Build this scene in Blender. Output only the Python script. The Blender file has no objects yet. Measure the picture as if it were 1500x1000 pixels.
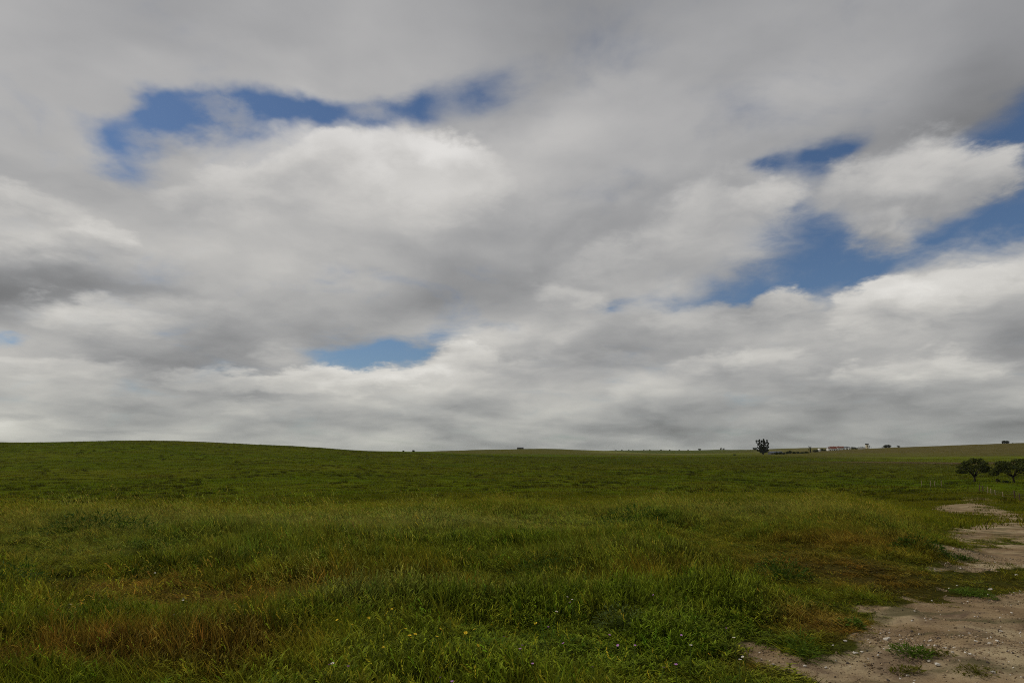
import bpy, bmesh, math, random
import numpy as np
from mathutils import Vector, Matrix

random.seed(7)
rng = np.random.default_rng(11)
scene = bpy.context.scene
COL = scene.collection

# ------------------------------------------------------------------ camera
EYE = 1.65
PITCH = math.atan(0.164)
cam_d = bpy.data.cameras.new('camera')
cam_d.lens = 24.0
cam_d.sensor_width = 36.0
cam_d.clip_start = 0.05
cam_d.clip_end = 40000
cam = bpy.data.objects.new('camera', cam_d)
COL.objects.link(cam)
cam.location = (0, 0, EYE)
cam.rotation_euler = (math.pi / 2 + PITCH, 0, 0)
scene.camera = cam

# ------------------------------------------------------------------ colour management
scene.view_settings.view_transform = 'Standard'
scene.view_settings.look = 'None'
scene.view_settings.exposure = 0.0
scene.view_settings.gamma = 1.0
scene.view_settings.use_curve_mapping = False
scene.render.engine = 'CYCLES'
scene.cycles.max_bounces = 6
scene.cycles.diffuse_bounces = 3
scene.cycles.transmission_bounces = 4
scene.cycles.use_denoising = False
scene.cycles.pixel_filter_type = 'BLACKMAN_HARRIS'
scene.cycles.filter_width = 1.0

cP, sP = math.cos(PITCH), math.sin(PITCH)


def px_dir(px, py):
    """direction seen at a photograph position (1500 x 1000)"""
    u, v = (px - 750) / 1000.0, (500 - py) / 1000.0
    d = np.array([u, cP - v * sP, sP + v * cP])
    return d / np.linalg.norm(d)


def slope_of(py):
    return math.tan(PITCH + math.atan((500 - py) / 1000.0))


# ------------------------------------------------------------------ sun
SUN_AZ, SUN_EL = math.radians(-75), math.radians(48)
sun_d = bpy.data.lights.new('sun', 'SUN')
sun_d.energy = 1.4
sun_d.angle = math.radians(10)
sun_d.color = (1.0, 0.95, 0.86)
sun = bpy.data.objects.new('sun', sun_d)
COL.objects.link(sun)
to_sun = Vector((math.sin(SUN_AZ) * math.cos(SUN_EL), math.cos(SUN_AZ) * math.cos(SUN_EL), math.sin(SUN_EL)))
sun.rotation_euler = to_sun.to_track_quat('Z', 'Y').to_euler()
sun.location = (-30, 0, 40)


# ------------------------------------------------------------------ node helpers
class NT:
    def __init__(self, tree):
        self.t = tree
        tree.nodes.clear()

    def n(self, kind, **kw):
        nd = self.t.nodes.new(kind)
        for k, v in kw.items():
            setattr(nd, k, v)
        return nd

    def put(self, sock, v):
        if isinstance(v, bpy.types.NodeSocket):
            self.t.links.new(v, sock)
        elif v is not None:
            sock.default_value = v

    def math(self, op, a, b=None, c=None, clamp=False):
        nd = self.n('ShaderNodeMath', operation=op, use_clamp=clamp)
        for i, v in enumerate((a, b, c)):
            self.put(nd.inputs[i], v)
        return nd.outputs[0]

    def vmath(self, op, a, b=None, scale=None):
        nd = self.n('ShaderNodeVectorMath', operation=op)
        self.put(nd.inputs[0], a)
        if b is not None:
            self.put(nd.inputs[1], b)
        if scale is not None:
            self.put(nd.inputs['Scale'], scale)
        return nd.outputs['Value'] if op in ('LENGTH', 'DOT_PRODUCT') else nd.outputs[0]

    def noise(self, vec, scale, detail=4, rough=0.5, color=False, dist=0.0, dim='3D'):
        nd = self.n('ShaderNodeTexNoise', noise_dimensions=dim)
        self.put(nd.inputs['Vector'], vec)
        nd.inputs['Scale'].default_value = scale
        nd.inputs['Detail'].default_value = detail
        nd.inputs['Roughness'].default_value = rough
        nd.inputs['Distortion'].default_value = dist
        return nd.outputs['Color' if color else 0]

    def ramp(self, fac, stops, interp='LINEAR'):
        nd = self.n('ShaderNodeValToRGB')
        cr = nd.color_ramp
        cr.interpolation = interp
        while len(cr.elements) < len(stops):
            cr.elements.new(1.0)
        for e, (p, c) in zip(cr.elements, stops):
            e.position = p
        for e, (p, c) in zip(cr.elements, stops):
            e.color = (*c, 1) if len(c) == 3 else c
        self.put(nd.inputs[0], fac)
        return nd.outputs[0]

    def maprange(self, v, a, b, c=0.0, d=1.0, smooth=True):
        nd = self.n('ShaderNodeMapRange', interpolation_type='SMOOTHSTEP' if smooth else 'LINEAR', clamp=True) if smooth else self.n('ShaderNodeMapRange', clamp=False)
        self.put(nd.inputs[0], v)
        for i, q in enumerate((a, b, c, d)):
            self.put(nd.inputs[i + 1], q)
        return nd.outputs[0]

    def mix(self, fac, a, b, blend='MIX'):
        nd = self.n('ShaderNodeMix', data_type='RGBA', blend_type=blend)
        self.put(nd.inputs[0], fac)
        self.put(nd.inputs[6], a if isinstance(a, bpy.types.NodeSocket) else (*a, 1))
        self.put(nd.inputs[7], b if isinstance(b, bpy.types.NodeSocket) else (*b, 1))
        return nd.outputs[2]


def lin(g):
    g = np.asarray(g, float) / 255.0
    return np.where(g <= 0.04045, g / 12.92, ((g + 0.055) / 1.055) ** 2.4)


# ------------------------------------------------------------------ sky: blue air with broken stratocumulus
SKY_STRENGTH = 0.1
world = bpy.data.worlds.new('World')
scene.world = world
world.use_nodes = True
world.cycles.sampling_method = 'MANUAL'
world.cycles.sample_map_resolution = 256
W = NT(world.node_tree)
tc = W.n('ShaderNodeTexCoord').outputs['Generated']
sep = W.n('ShaderNodeSeparateXYZ')
W.put(sep.inputs[0], tc)
dx, dy, dz = sep.outputs
zc = W.math('MAXIMUM', dz, 0.0)
den = W.math('ADD', zc, 0.22)
cmb = W.n('ShaderNodeCombineXYZ')
W.put(cmb.inputs[0], W.math('DIVIDE', dx, den))
W.put(cmb.inputs[1], W.math('DIVIDE', dy, den))
plane = cmb.outputs[0]                       # position on the cloud layer overhead
warp = W.vmath('SUBTRACT', W.noise(plane, 1.6, 6, 0.55, color=True, dim='2D'), (0.5, 0.5, 0.5))
wamp = W.math('MULTIPLY', den, 0.24)
p1 = W.vmath('ADD', tc, W.vmath('SCALE', warp, scale=wamp))
warp2 = W.vmath('SUBTRACT', W.noise(plane, 4.0, 7, 0.6, color=True, dim='2D'), (0.5, 0.5, 0.5))
p2 = W.vmath('ADD', tc, W.vmath('SCALE', warp2, scale=W.math('MULTIPLY', den, 0.15)))

# brightness of the cloud base, row by row over azimuth and elevation
CLOUD = np.array([
    [168, 160, 158, 160, 158, 160, 165, 162, 150, 160, 163, 163, 160, 158, 152, 148],
    [170, 162, 158, 163, 160, 162, 165, 160, 152, 163, 166, 166, 163, 158, 152, 146],
    [170, 165, 165, 168, 168, 170, 168, 158, 160, 168, 170, 168, 163, 158, 150, 135],
    [170, 168, 170, 170, 170, 168, 165, 155, 170, 175, 172, 168, 163, 156, 148, 130],
    [172, 172, 165, 165, 180, 190, 188, 165, 178, 178, 172, 168, 160, 152, 145, 140],
    [168, 170, 172, 180, 190, 192, 190, 182, 182, 176, 166, 160, 165, 168, 168, 150],
    [190, 180, 175, 178, 182, 183, 178, 172, 168, 165, 160, 172, 165, 172, 168, 150],
    [182, 190, 180, 176, 175, 172, 165, 158, 160, 165, 168, 175, 165, 165, 170, 160],
    [130, 125, 165, 172, 172, 165, 160, 155, 160, 172, 175, 165, 160, 165, 178, 175],
    [150, 165, 172, 170, 170, 165, 155, 158, 172, 165, 165, 172, 175, 172, 165, 160],
    [175, 172, 165, 155, 160, 165, 165, 165, 165, 160, 160, 170, 165, 160, 155, 155],
    [175, 165, 150, 140, 150, 178, 172, 175, 165, 165, 175, 172, 150, 170, 165, 150],
    [180, 178, 172, 168, 166, 172, 172, 172, 170, 168, 164, 160, 160, 158, 158, 156],
    [172, 170, 168, 166, 165, 165, 164, 162, 162, 160, 158, 157, 157, 157, 156, 156]], float)
CLOUD_MEAN = 162.0


def cloud_value(az, el):
    d = np.array([math.sin(az) * math.cos(el), math.cos(az) * math.cos(el), math.sin(el)])
    f = d[1] * cP + d[2] * sP
    if f < 0.05:
        return CLOUD_MEAN
    x = 750 + 1000 * d[0] / f
    y = 500 - 1000 * (d[2] * cP - d[1] * sP) / f
    gx, gy = min(max(x / 100, 0), 15), min(max(y / 50, 0), 13)
    i, j = min(int(gx), 14), min(int(gy), 12)
    a, b = gx - i, gy - j
    v = CLOUD_MEAN + 1.6 * ((CLOUD[j, i] * (1 - a) + CLOUD[j, i + 1] * a) * (1 - b) + (CLOUD[j + 1, i] * (1 - a) + CLOUD[j + 1, i + 1] * a) * b - CLOUD_MEAN)
    out = max(0, -x / 500, (x - 1500) / 500, -y / 400)
    k = min(1.0, out)
    return v * (1 - k) + CLOUD_MEAN * k


s1 = W.n('ShaderNodeSeparateXYZ')
W.put(s1.inputs[0], p1)
az_s = W.math('ARCTAN2', s1.outputs[0], s1.outputs[1])
el_s = W.math('ARCSINE', s1.outputs[2], clamp=False)
AZM = math.radians(50)
az_u = W.maprange(az_s, -AZM, AZM, 0, 1, smooth=False)
STEP = math.radians(2.9)
acc = 0.0
for r in range(16):
    el = STEP * r
    stops = []
    for k in range(32):
        u = k / 31
        a = -AZM + 2 * AZM * u
        v = cloud_value(a, el) if 0 < k < 31 else CLOUD_MEAN
        stops.append((u, (float(lin(v)),) * 3))
    rsep = W.n('ShaderNodeSeparateColor')
    W.put(rsep.inputs[0], W.ramp(az_u, stops, 'B_SPLINE'))
    rp = rsep.outputs[0]
    if r == 0:
        w = W.maprange(el_s, el, el + STEP, 1, 0)
    elif r == 15:
        w = W.maprange(el_s, el - STEP, el, 0, 1)
    else:
        dd = W.math('ABSOLUTE', W.math('SUBTRACT', el_s, el))
        w = W.maprange(dd, 0, STEP, 1, 0)
    acc = W.math('MULTIPLY_ADD', rp, w, acc)
bri = acc


def blob(vec, px, py, rx, ry, rot, amp, acc, kind='QUADRATIC_SPHERE'):
    c = px_dir(px, py)
    a = math.radians(rot)
    a1 = px_dir(px + rx * math.cos(a), py + rx * math.sin(a)) - c
    a2 = px_dir(px + ry * math.sin(a), py - ry * math.cos(a)) - c
    l1, l2 = np.linalg.norm(a1), np.linalg.norm(a2)
    e1 = a1 / l1
    e3 = -np.cross(e1, a2 / l2)
    e3 /= np.linalg.norm(e3)
    e2 = np.cross(e3, e1)
    M = Matrix((e1, e2, e3)).transposed()
    g = W.n('ShaderNodeTexGradient', gradient_type=kind)
    tm = g.texture_mapping
    tm.vector_type = 'TEXTURE'
    tm.translation = c
    tm.rotation = M.to_euler()
    tm.scale = (l1, l2, 0.9)
    W.put(g.inputs[0], vec)
    return W.math('MULTIPLY_ADD', g.outputs[1], amp, acc)


# openings of blue sky (soft veil)
GAPS = [(260, 202, 115, 70, -12, 2.0), (350, 190, 150, 58, 0, 1.9), (455, 178, 150, 55, 0, 2.0), (560, 174, 115, 50, 0, 2.0),
        (640, 155, 85, 75, 0, 2.0), (703, 125, 75, 95, 20, 1.3), (178, 235, 95, 60, 28, 1.6), (225, 205, 80, 60, 0, 1.0),
        (1112, 246, 85, 42, 0, 1.9), (1195, 234, 95, 58, -20, 2.0), (1248, 208, 95, 48, -30, 1.5),
        (1535, 200, 170, 210, 0, 2.2), (1450, 225, 100, 90, 30, 0.9),
        (1165, 362, 165, 150, 0, 2.8), (1250, 390, 130, 90, 0, 2.0), (1095, 422, 140, 58, 0, 2.2), (1360, 355, 150, 70, -12, 2.0),
        (1480, 322, 170, 80, -15, 2.2), (480, 522, 115, 44, 0, 2.2), (560, 527, 120, 44, -5, 2.2), (640, 514, 75, 30, -18, 1.8),
        (10, 506, 60, 18, 0, 0.9), (885, 449, 70, 16, 0, 0.8)]
cov = 1.0
for b in GAPS:
    cov = blob(p1, b[0], b[1], b[2], b[3], b[4], -b[5], cov)
fine = W.noise(plane, 3.0, 7, 0.56, dist=0.3, dim='2D')
cov = W.math('MULTIPLY_ADD', W.math('SUBTRACT', fine, 0.5), 2.5, cov)
veil = W.maprange(cov, -0.45, 0.95)
# texture of the cloud itself
lit_side = W.vmath('ADD', W.vmath('SCALE', plane, scale=W.math('DIVIDE', den, W.math('ADD', den, 0.035))), (-0.05, 0.0, 0.0))
tex = W.noise(plane, 1.7, 5, 0.42, dist=0.2, dim='2D')
texl = W.noise(lit_side, 1.7, 3, 0.45, dist=0.2, dim='2D')
tex2 = W.noise(plane, 0.8, 3, 0.5, dim='2D')
mod = W.math('MULTIPLY_ADD', W.math('SUBTRACT', tex, texl), 0.7, 1.03)
mod = W.math('MULTIPLY_ADD', W.math('SUBTRACT', tex, 0.5), 0.28, mod)
mod = W.math('MULTIPLY_ADD', W.math('SUBTRACT', tex2, 0.5), 0.25, mod)


def billow(vec, scale, detail, rough):
    nd = W.n('ShaderNodeTexVoronoi', feature='SMOOTH_F1', voronoi_dimensions='2D', normalize=True)
    W.put(nd.inputs['Vector'], vec)
    nd.inputs['Scale'].default_value = scale
    nd.inputs['Detail'].default_value = detail
    nd.inputs['Roughness'].default_value = rough
    nd.inputs['Smoothness'].default_value = 0.6
    return nd.outputs['Distance']


wv = W.vmath('SCALE', W.vmath('SUBTRACT', W.noise(plane, 2.2, 5, 0.55, color=True, dim='2D'), (0.5, 0.5, 0.5)), scale=0.55)
q0 = W.vmath('ADD', plane, wv)
q1 = W.vmath('ADD', W.vmath('SCALE', q0, scale=W.math('DIVIDE', den, W.math('ADD', den, 0.045))), (-0.04, 0.0, 0.0))
bl0 = billow(q0, 2.6, 2, 0.45)
bl1 = billow(q1, 2.6, 1, 0.5)
lump = W.math('SUBTRACT', bl1, bl0)
lumpy = W.maprange(dz, 0.55, 0.18, 0.35, 1.0)           # the nearer overhead veil is smoother
mod = W.math('MULTIPLY_ADD', W.math('MULTIPLY', lump, lumpy), 0.38, mod)
crisp = W.noise(q0, 9.0, 5, 0.6, dim='2D')
mod = W.math('MULTIPLY_ADD', W.math('MULTIPLY', W.math('SUBTRACT', crisp, 0.5), lumpy), 0.10, mod)
# individual puffs: bright rounded tops, greyer bases that melt into the layer behind
# (x, y, half width, half height, tilt, top grey, base grey, edge softness, strength)
PUFFS = [
    (335, 158, 75, 24, 0, 160, 150, .9, .55), (545, 160, 45, 34, 30, 158, 150, .9, .6), (225, 222, 60, 20, 20, 165, 155, .9, .5), (690, 180, 60, 50, 40, 158, 148, .9, .55),
    (640, 345, 230, 60, 0, 158, 150, .9, .6), (300, 350, 190, 60, 0, 178, 168, .9, .5), (860, 260, 150, 90, -20, 182, 168, .9, .6),
    (30, 315, 110, 46, 5, 203, 170, .35, .9), (150, 358, 70, 34, 10, 202, 165, .35, .9), (75, 402, 150, 48, 5, 146, 122, .7, .85), (200, 418, 105, 34, 8, 156, 140, .8, .8),
    (155, 470, 130, 40, 0, 194, 172, .5, .8), (270, 466, 90, 28, 0, 184, 168, .5, .7), (300, 527, 190, 34, 0, 150, 134, .7, .85), (410, 528, 50, 26, 0, 180, 160, .8, .7),
    (1030, 385, 170, 80, -15, 180, 164, .7, .9), (920, 410, 140, 60, -10, 178, 166, .6, .7), (1048, 335, 125, 80, -25, 190, 165, .5, .95), (1108, 302, 66, 46, -15, 197, 170, .4, .95),
    (905, 385, 60, 34, -20, 190, 172, .6, .7), (830, 440, 60, 24, 0, 192, 170, .5, .8),
    (1310, 305, 130, 70, -10, 172, 150, .7, 1), (1245, 285, 55, 42, 0, 180, 158, .5, .95), (1300, 345, 68, 46, 10, 180, 150, .6, 1), (1355, 272, 140, 58, -8, 192, 158, .5, 1), (1440, 258, 72, 46, 5, 186, 160, .5, 1),
    (480, 256, 112, 62, -5, 208, 182, .22, 1), (750, 285, 210, 95, -10, 184, 172, .95, .75), (560, 270, 170, 72, 3, 205, 180, .4, 1), (370, 288, 125, 54, -14, 202, 178, .3, 1), (635, 240, 80, 50, 8, 202, 178, .35, 1), (470, 305, 260, 60, 0, 186, 170, .8, .8),
    (1050, 490, 130, 50, -5, 178, 162, .5, .9), (1080, 468, 60, 34, 0, 182, 160, .4, .9), (1145, 455, 62, 40, -5, 194, 162, .3, 1), (1230, 498, 140, 56, 0, 178, 158, .5, .95),
    (1500, 440, 170, 80, -8, 182, 154, .35, 1), (1400, 445, 140, 66, -14, 190, 158, .28, 1), (1290, 458, 84, 46, -18, 203, 172, .25, 1), (1440, 505, 150, 36, -6, 160, 146, .7, .8),
    (760, 505, 130, 34, 0, 180, 164, .6, .7), (900, 532, 80, 28, 0, 184, 164, .5, .8), (1110, 545, 110, 36, -4, 182, 160, .5, .85), (1030, 542, 80, 34, -6, 194, 166, .4, .9), (940, 575, 150, 26, 0, 172, 158, .7, .7),
    (1190, 580, 160, 24, -3, 160, 146, .7, .8), (1365, 552, 130, 36, -5, 186, 162, .6, .9), (1268, 557, 60, 29, 0, 190, 166, .5, .9), (1420, 592, 170, 22, -3, 164, 150, .7, .7), (1460, 620, 140, 16, 0, 170, 158, .7, .6),
    (600, 592, 170, 34, 0, 182, 166, .5, .8), (475, 568, 90, 36, 0, 199, 172, .28, 1), (562, 566, 60, 26, 0, 196, 170, .3, 1), (662, 548, 72, 38, -18, 196, 170, .3, 1), (735, 540, 80, 28, 0, 186, 168, .5, .9),
    (340, 562, 110, 24, 0, 186, 168, .5, .8), (110, 548, 160, 28, 0, 190, 170, .5, .7), (50, 606, 110, 20, 0, 188, 166, .5, .8), (230, 596, 140, 20, 0, 164, 152, .7, .6), (400, 606, 150, 18, 0, 176, 160, .7, .6),
    (700, 622, 180, 16, 0, 168, 154, .7, .6), (950, 628, 200, 14, 0, 160, 150, .7, .6), (200, 632, 170, 12, 0, 170, 158, .7, .6),
]
bri = W.math('MULTIPLY', bri, mod)
lcmb = W.n('ShaderNodeCombineXYZ')
W.put(lcmb.inputs[0], bri)
W.put(lcmb.inputs[1], veil)
layer = lcmb.outputs[0]          # x: brightness of the cloud, y: how much of it hides the blue
jag = W.math('SUBTRACT', W.noise(q0, 3.2, 7, 0.55, dim='2D'), 0.5)
for (px, py, rx, ry, rot, g1, g0, soft, op) in PUFFS:
    c = px_dir(px, py)
    a = math.radians(rot)
    a1 = px_dir(px + rx * math.cos(a), py + rx * math.sin(a)) - c
    a2 = px_dir(px + ry * math.sin(a), py - ry * math.cos(a)) - c
    l1, l2 = float(np.linalg.norm(a1)), float(np.linalg.norm(a2))
    e1 = a1 / l1
    e3 = np.cross(e1, a2 / l2)
    e3 /= np.linalg.norm(e3)
    e2 = np.cross(e3, e1)
    mp = W.n('ShaderNodeMapping', vector_type='TEXTURE')
    chain = W.n('ShaderNodeVectorMath', operation='MULTIPLY_ADD')   # evaluates the puffs one after the other
    W.put(chain.inputs[0], layer)
    chain.inputs[1].default_value = (1e-9, 1e-9, 1e-9)
    W.put(chain.inputs[2], p2)
    W.put(mp.inputs[0], chain.outputs[0])
    mp.inputs['Location'].default_value = c
    mp.inputs['Rotation'].default_value = Matrix((e1, e2, e3)).transposed().to_euler()
    mp.inputs['Scale'].default_value = (l1 * 1.12, l2 * 1.12, 0.9)
    sx = W.n('ShaderNodeSeparateXYZ')
    W.put(sx.inputs[0], mp.outputs[0])
    v = sx.outputs[1]
    ln = W.vmath('LENGTH', mp.outputs[0])
    edge = W.math('MULTIPLY_ADD', jag, 0.95, W.math('SUBTRACT', 1.0, ln))
    al = W.maprange(edge, -0.04, soft + 0.06)
    al = W.math('MULTIPLY', al, W.maprange(W.math('MULTIPLY_ADD', jag, 0.8, v), -0.95, 0.05, 0.0 if soft < .95 else 1.0, op))
    shade = W.maprange(W.math('MULTIPLY_ADD', jag, 1.6, v), -0.7, 0.85, float(lin(g0 - 2)), float(lin(g1 + 6)))
    shade = W.math('MULTIPLY', shade, mod)
    tgt = W.n('ShaderNodeCombineXYZ')
    W.put(tgt.inputs[0], shade)
    tgt.inputs[1].default_value = 1.0
    layer = W.vmath('SUBTRACT', layer, W.vmath('SCALE', W.vmath('SUBTRACT', layer, tgt.outputs[0]), scale=al))
lsep = W.n('ShaderNodeSeparateXYZ')
W.put(lsep.inputs[0], layer)
bri, cover = lsep.outputs[0], lsep.outputs[1]
bri = W.math('MULTIPLY', bri, 1.0 / SKY_STRENGTH)
tone = W.ramp(W.maprange(dz, 0.0, 0.45, 0, 1, smooth=False), [(0, (0.99, 1.0, 0.93)), (0.25, (1.0, 0.992, 0.965)), (1, (1.0, 0.993, 1.0))])
warmth = W.ramp(W.maprange(bri, 2.2, 6.0, 0, 1), [(0, (0.965, 0.985, 1.02)), (1, (1.015, 1.0, 0.965))])
cloud_col = W.mix(1.0, W.mix(1.0, tone, bri, 'MULTIPLY'), warmth, 'MULTIPLY')
sky = W.n('ShaderNodeTexSky', sky_type='NISHITA')
sky.sun_disc = False
sky.sun_elevation = SUN_EL
sky.sun_rotation = SUN_AZ
sky.altitude = 200
sky.air_density = 1.0
sky.dust_density = 0.6
skyc = W.mix(1.0, sky.outputs[0], (0.46, 0.54, 0.64), 'MULTIPLY')
final = W.mix(cover, skyc, cloud_col)
bg = W.n('ShaderNodeBackground')
W.put(bg.inputs[0], final)
bg.inputs[1].default_value = SKY_STRENGTH
wo = W.n('ShaderNodeOutputWorld')
W.t.links.new(bg.outputs[0], wo.inputs[0])


# ------------------------------------------------------------------ numpy noise
def _hash(i, j, seed):
    n = (i.astype(np.int64) * 374761393 + j.astype(np.int64) * 668265263 + seed * 1442695041) & 0xFFFFFFFF
    n = ((n ^ (n >> 13)) * 1274126177) & 0xFFFFFFFF
    n = ((n ^ (n >> 16)) * 2246822519) & 0xFFFFFFFF
    return ((n ^ (n >> 15)) & 0xFFFFFF) / float(0xFFFFFF)


def vnoise(x, y, seed=0):
    xi, yi = np.floor(x), np.floor(y)
    fx, fy = x - xi, y - yi
    fx = fx * fx * fx * (fx * (6 * fx - 15) + 10)
    fy = fy * fy * fy * (fy * (6 * fy - 15) + 10)
    a, b = _hash(xi, yi, seed), _hash(xi + 1, yi, seed)
    c, d = _hash(xi, yi + 1, seed), _hash(xi + 1, yi + 1, seed)
    return (a * (1 - fx) + b * fx) * (1 - fy) + (c * (1 - fx) + d * fx) * fy


def fbm(x, y, scale, octv=4, seed=0, gain=0.5):
    s, a, t = 0.0, 1.0, 0.0
    for o in range(octv):
        s = s + a * vnoise(x * scale + 17.3 * o, y * scale - 9.1 * o, seed + o * 31)
        t += a
        a *= gain
        scale *= 2.03
    return s / t - 0.5


# ------------------------------------------------------------------ terrain
NEAR_L = [(3, 0.0), (6, -0.02), (9.5, -0.10), (13, -0.03), (18.5, 0.02), (24, -0.45), (40, -2.3), (70, -4.6)]
NEAR_M = [(3, 0.0), (6, 0.02), (9, -0.08), (13, -0.02), (20, 0.02), (26, -0.35), (40, -2.0), (70, -4.4)]
NEAR_R = [(3, 0.0), (8, 0.0), (15, -0.02), (23, -0.05), (31, -0.5), (45, -1.9), (70, -3.6)]


def P(py, Y):
    return (Y, EYE + Y * slope_of(py))


TERR = [
    (-300, NEAR_L + [(95, -5.4), P(737, 110), P(718, 150), P(698, 205), P(679, 275), P(661, 340), P(651, 400), P(649, 440), (600, 4), (1200, 2), (6000, 4)]),
    (0, NEAR_L + [(95, -5.4), P(736, 110), P(716, 150), P(696, 205), P(677, 275), P(659, 340), P(649, 400), P(646.5, 440), (600, 4), (1200, 2), (6000, 4)]),
    (220, NEAR_L + [(95, -5.4), P(735, 110), P(715, 150), P(695, 205), P(675, 275), P(656, 340), P(646, 400), P(643.5, 440), (600, 4), (1200, 2), (6000, 4)]),
    (430, NEAR_L + [(95, -5.3), P(734, 110), P(714, 150), P(695, 205), P(677, 275), P(663, 350), P(654, 430), P(652, 480), (700, 3), (1200, 1), (6000, 4)]),
    (600, NEAR_M + [(95, -5.1), P(732, 110), P(712, 160), P(695, 220), P(680, 310), P(668, 430), P(662, 560), P(661, 610), P(664, 750), P(661.5, 1000), P(666, 1600), (6000, 4)]),
    (700, NEAR_M + [(95, -5.1), P(731, 110), P(712, 160), P(695, 220), P(680.5, 310), P(671, 430), P(666, 560), P(664, 700), P(660, 900), P(658.3, 1000), P(663, 1400), (6000, 4)]),
    (800, NEAR_M + [(95, -5.1), P(730, 110), P(711, 160), P(695, 220), P(681.5, 310), P(673, 430), P(668, 560), P(664.5, 700), P(659, 900), P(656.5, 1000), P(661, 1400), (6000, 4)]),
    (890, NEAR_M + [(95, -5.0), P(729, 115), P(710, 165), P(694, 225), P(682, 310), P(674, 430), P(668.5, 560), P(665, 750), P(661.5, 900), P(659.5, 1000), P(663, 1400), P(660, 2600), P(659.5, 3000), (6000, 8)]),
    (960, NEAR_M + [(95, -4.9), P(728, 115), P(709, 165), P(694, 225), P(682.5, 310), P(674.5, 430), P(669, 560), P(665.8, 750), P(664.3, 900), P(666, 1100), P(664, 1500), P(660.5, 2400), P(658.7, 3000), (6000, 8)]),
    (1050, NEAR_R + [(95, -4.6), P(727, 115), P(708, 165), P(694, 225), P(683, 310), P(675, 430), P(669, 530), P(666, 650), P(666, 760), P(664.5, 1000), P(660, 1700), P(658, 2200), (6000, 6)]),
    (1130, NEAR_R + [(95, -4.6), P(726, 115), P(708, 165), P(694, 225), P(683.5, 310), P(675, 430), P(669, 500), P(664.5, 570), P(666, 640), P(663, 900), P(659, 1300), P(656.8, 1700), (2500, 6), (6000, 5)]),
    (1180, NEAR_R + [(95, -4.6), P(725, 115), P(707, 165), P(694, 225), P(684, 310), P(676, 430), P(668, 530), P(662, 640), P(661.5, 700), P(663, 800), P(660, 1000), P(656.5, 1400), P(655.3, 1650), (2500, 6), (6000, 5)]),
    (1225, NEAR_R + [(95, -4.5), P(724, 115), P(706, 165), P(694, 225), P(684, 310), P(676, 430), P(668, 560), P(661, 700), P(657.3, 800), P(659, 900), P(657, 1400), P(655, 1700), (2500, 6), (6000, 5)]),
    (1320, [(3, 0), (8, 0), (14, -0.15), (22, -0.65), (35, -1.5), (60, -3.1), (90, -4.4), P(721, 115), P(705, 165), P(694, 225), P(684, 310), P(676, 430), P(667, 560), P(657.5, 700), P(653.2, 800), (1000, 6), (2500, 5), (6000, 5)]),
    (1420, [(3, 0), (8, 0.0), (15, -0.42), P(766, 30), P(747, 60), P(732, 85), P(717, 112), P(704, 147), P(694, 210), P(684, 300), P(677, 400), P(668, 520), P(655, 650), P(649.3, 740), (1000, 7), (2500, 5), (6000, 5)]),
    (1500, [(3, 0), (8, 0.0), (15, -0.45), P(766, 30), P(749, 60), P(738, 85), P(727, 110), P(705, 145), P(692, 210), P(682, 300), P(675, 400), P(666, 520), P(652, 650), P(646.3, 720), (1000, 7), (2500, 5), (6000, 5)]),
    (1850, [(3, 0), (8, 0.0), (15, -0.45), P(766, 30), P(749, 60), P(738, 85), P(727, 110), P(705, 145), P(692, 210), P(682, 300), P(674, 400), P(664, 520), P(650, 650), P(645, 720), (1000, 7), (2500, 5), (6000, 5)]),
]
LR0, LR1, NLR = math.log(1.0), math.log(9000.0), 900
lr_grid = np.linspace(LR0, LR1, NLR)
knot_az, knot_h = [], []
for px, prof in TERR:
    az = math.atan((px - 750) / 1000.0 / cP)
    ys = np.array([p[0] for p in prof], float) / math.cos(az)
    hs = np.array([p[1] for p in prof], float)
    knot_az.append(az)
    knot_h.append(np.interp(lr_grid, np.log(ys), hs))
for a in (-math.pi, -1.7):
    knot_az.insert(0 if a == -1.7 else 0, a)
    knot_h.insert(0, np.interp(lr_grid, np.log([3, 40, 150, 600, 6000]), [0, 0, -1.5, 3, 5]))
knot_az = [-math.pi, -1.7] + knot_az[2:]
for a in (1.7, math.pi):
    knot_az.append(a)
    knot_h.append(np.interp(lr_grid, np.log([3, 40, 150, 600, 6000]), [0, -0.6, -2.5, 4, 5]))
knot_h = np.array(knot_h)
NAZ = 1441
az_grid = np.linspace(-math.pi, math.pi, NAZ)
HT = np.empty((NAZ, NLR))
ki = np.clip(np.searchsorted(knot_az, az_grid) - 1, 0, len(knot_az) - 2)
ka = np.array(knot_az)
fr = (az_grid - ka[ki]) / (ka[ki + 1] - ka[ki])
fr = fr * 0.5 + 0.5 * fr * fr * (3 - 2 * fr)
HT = knot_h[ki] * (1 - fr)[:, None] + knot_h[ki + 1] * fr[:, None]


def gauss_blur(a, sig, axis):
    n = int(sig * 3) + 1
    k = np.exp(-0.5 * (np.arange(-n, n + 1) / sig) ** 2)
    k /= k.sum()
    pad = [(0, 0)] * a.ndim
    pad[axis] = (n, n)
    b = np.pad(a, pad, mode='edge')
    out = np.zeros_like(a)
    for i, w in enumerate(k):
        sl = [slice(None)] * a.ndim
        sl[axis] = slice(i, i + a.shape[axis])
        out += w * b[tuple(sl)]
    return out


HT = gauss_blur(HT, 3.2, 1)
HT = gauss_blur(HT, 4.0, 0)


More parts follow.
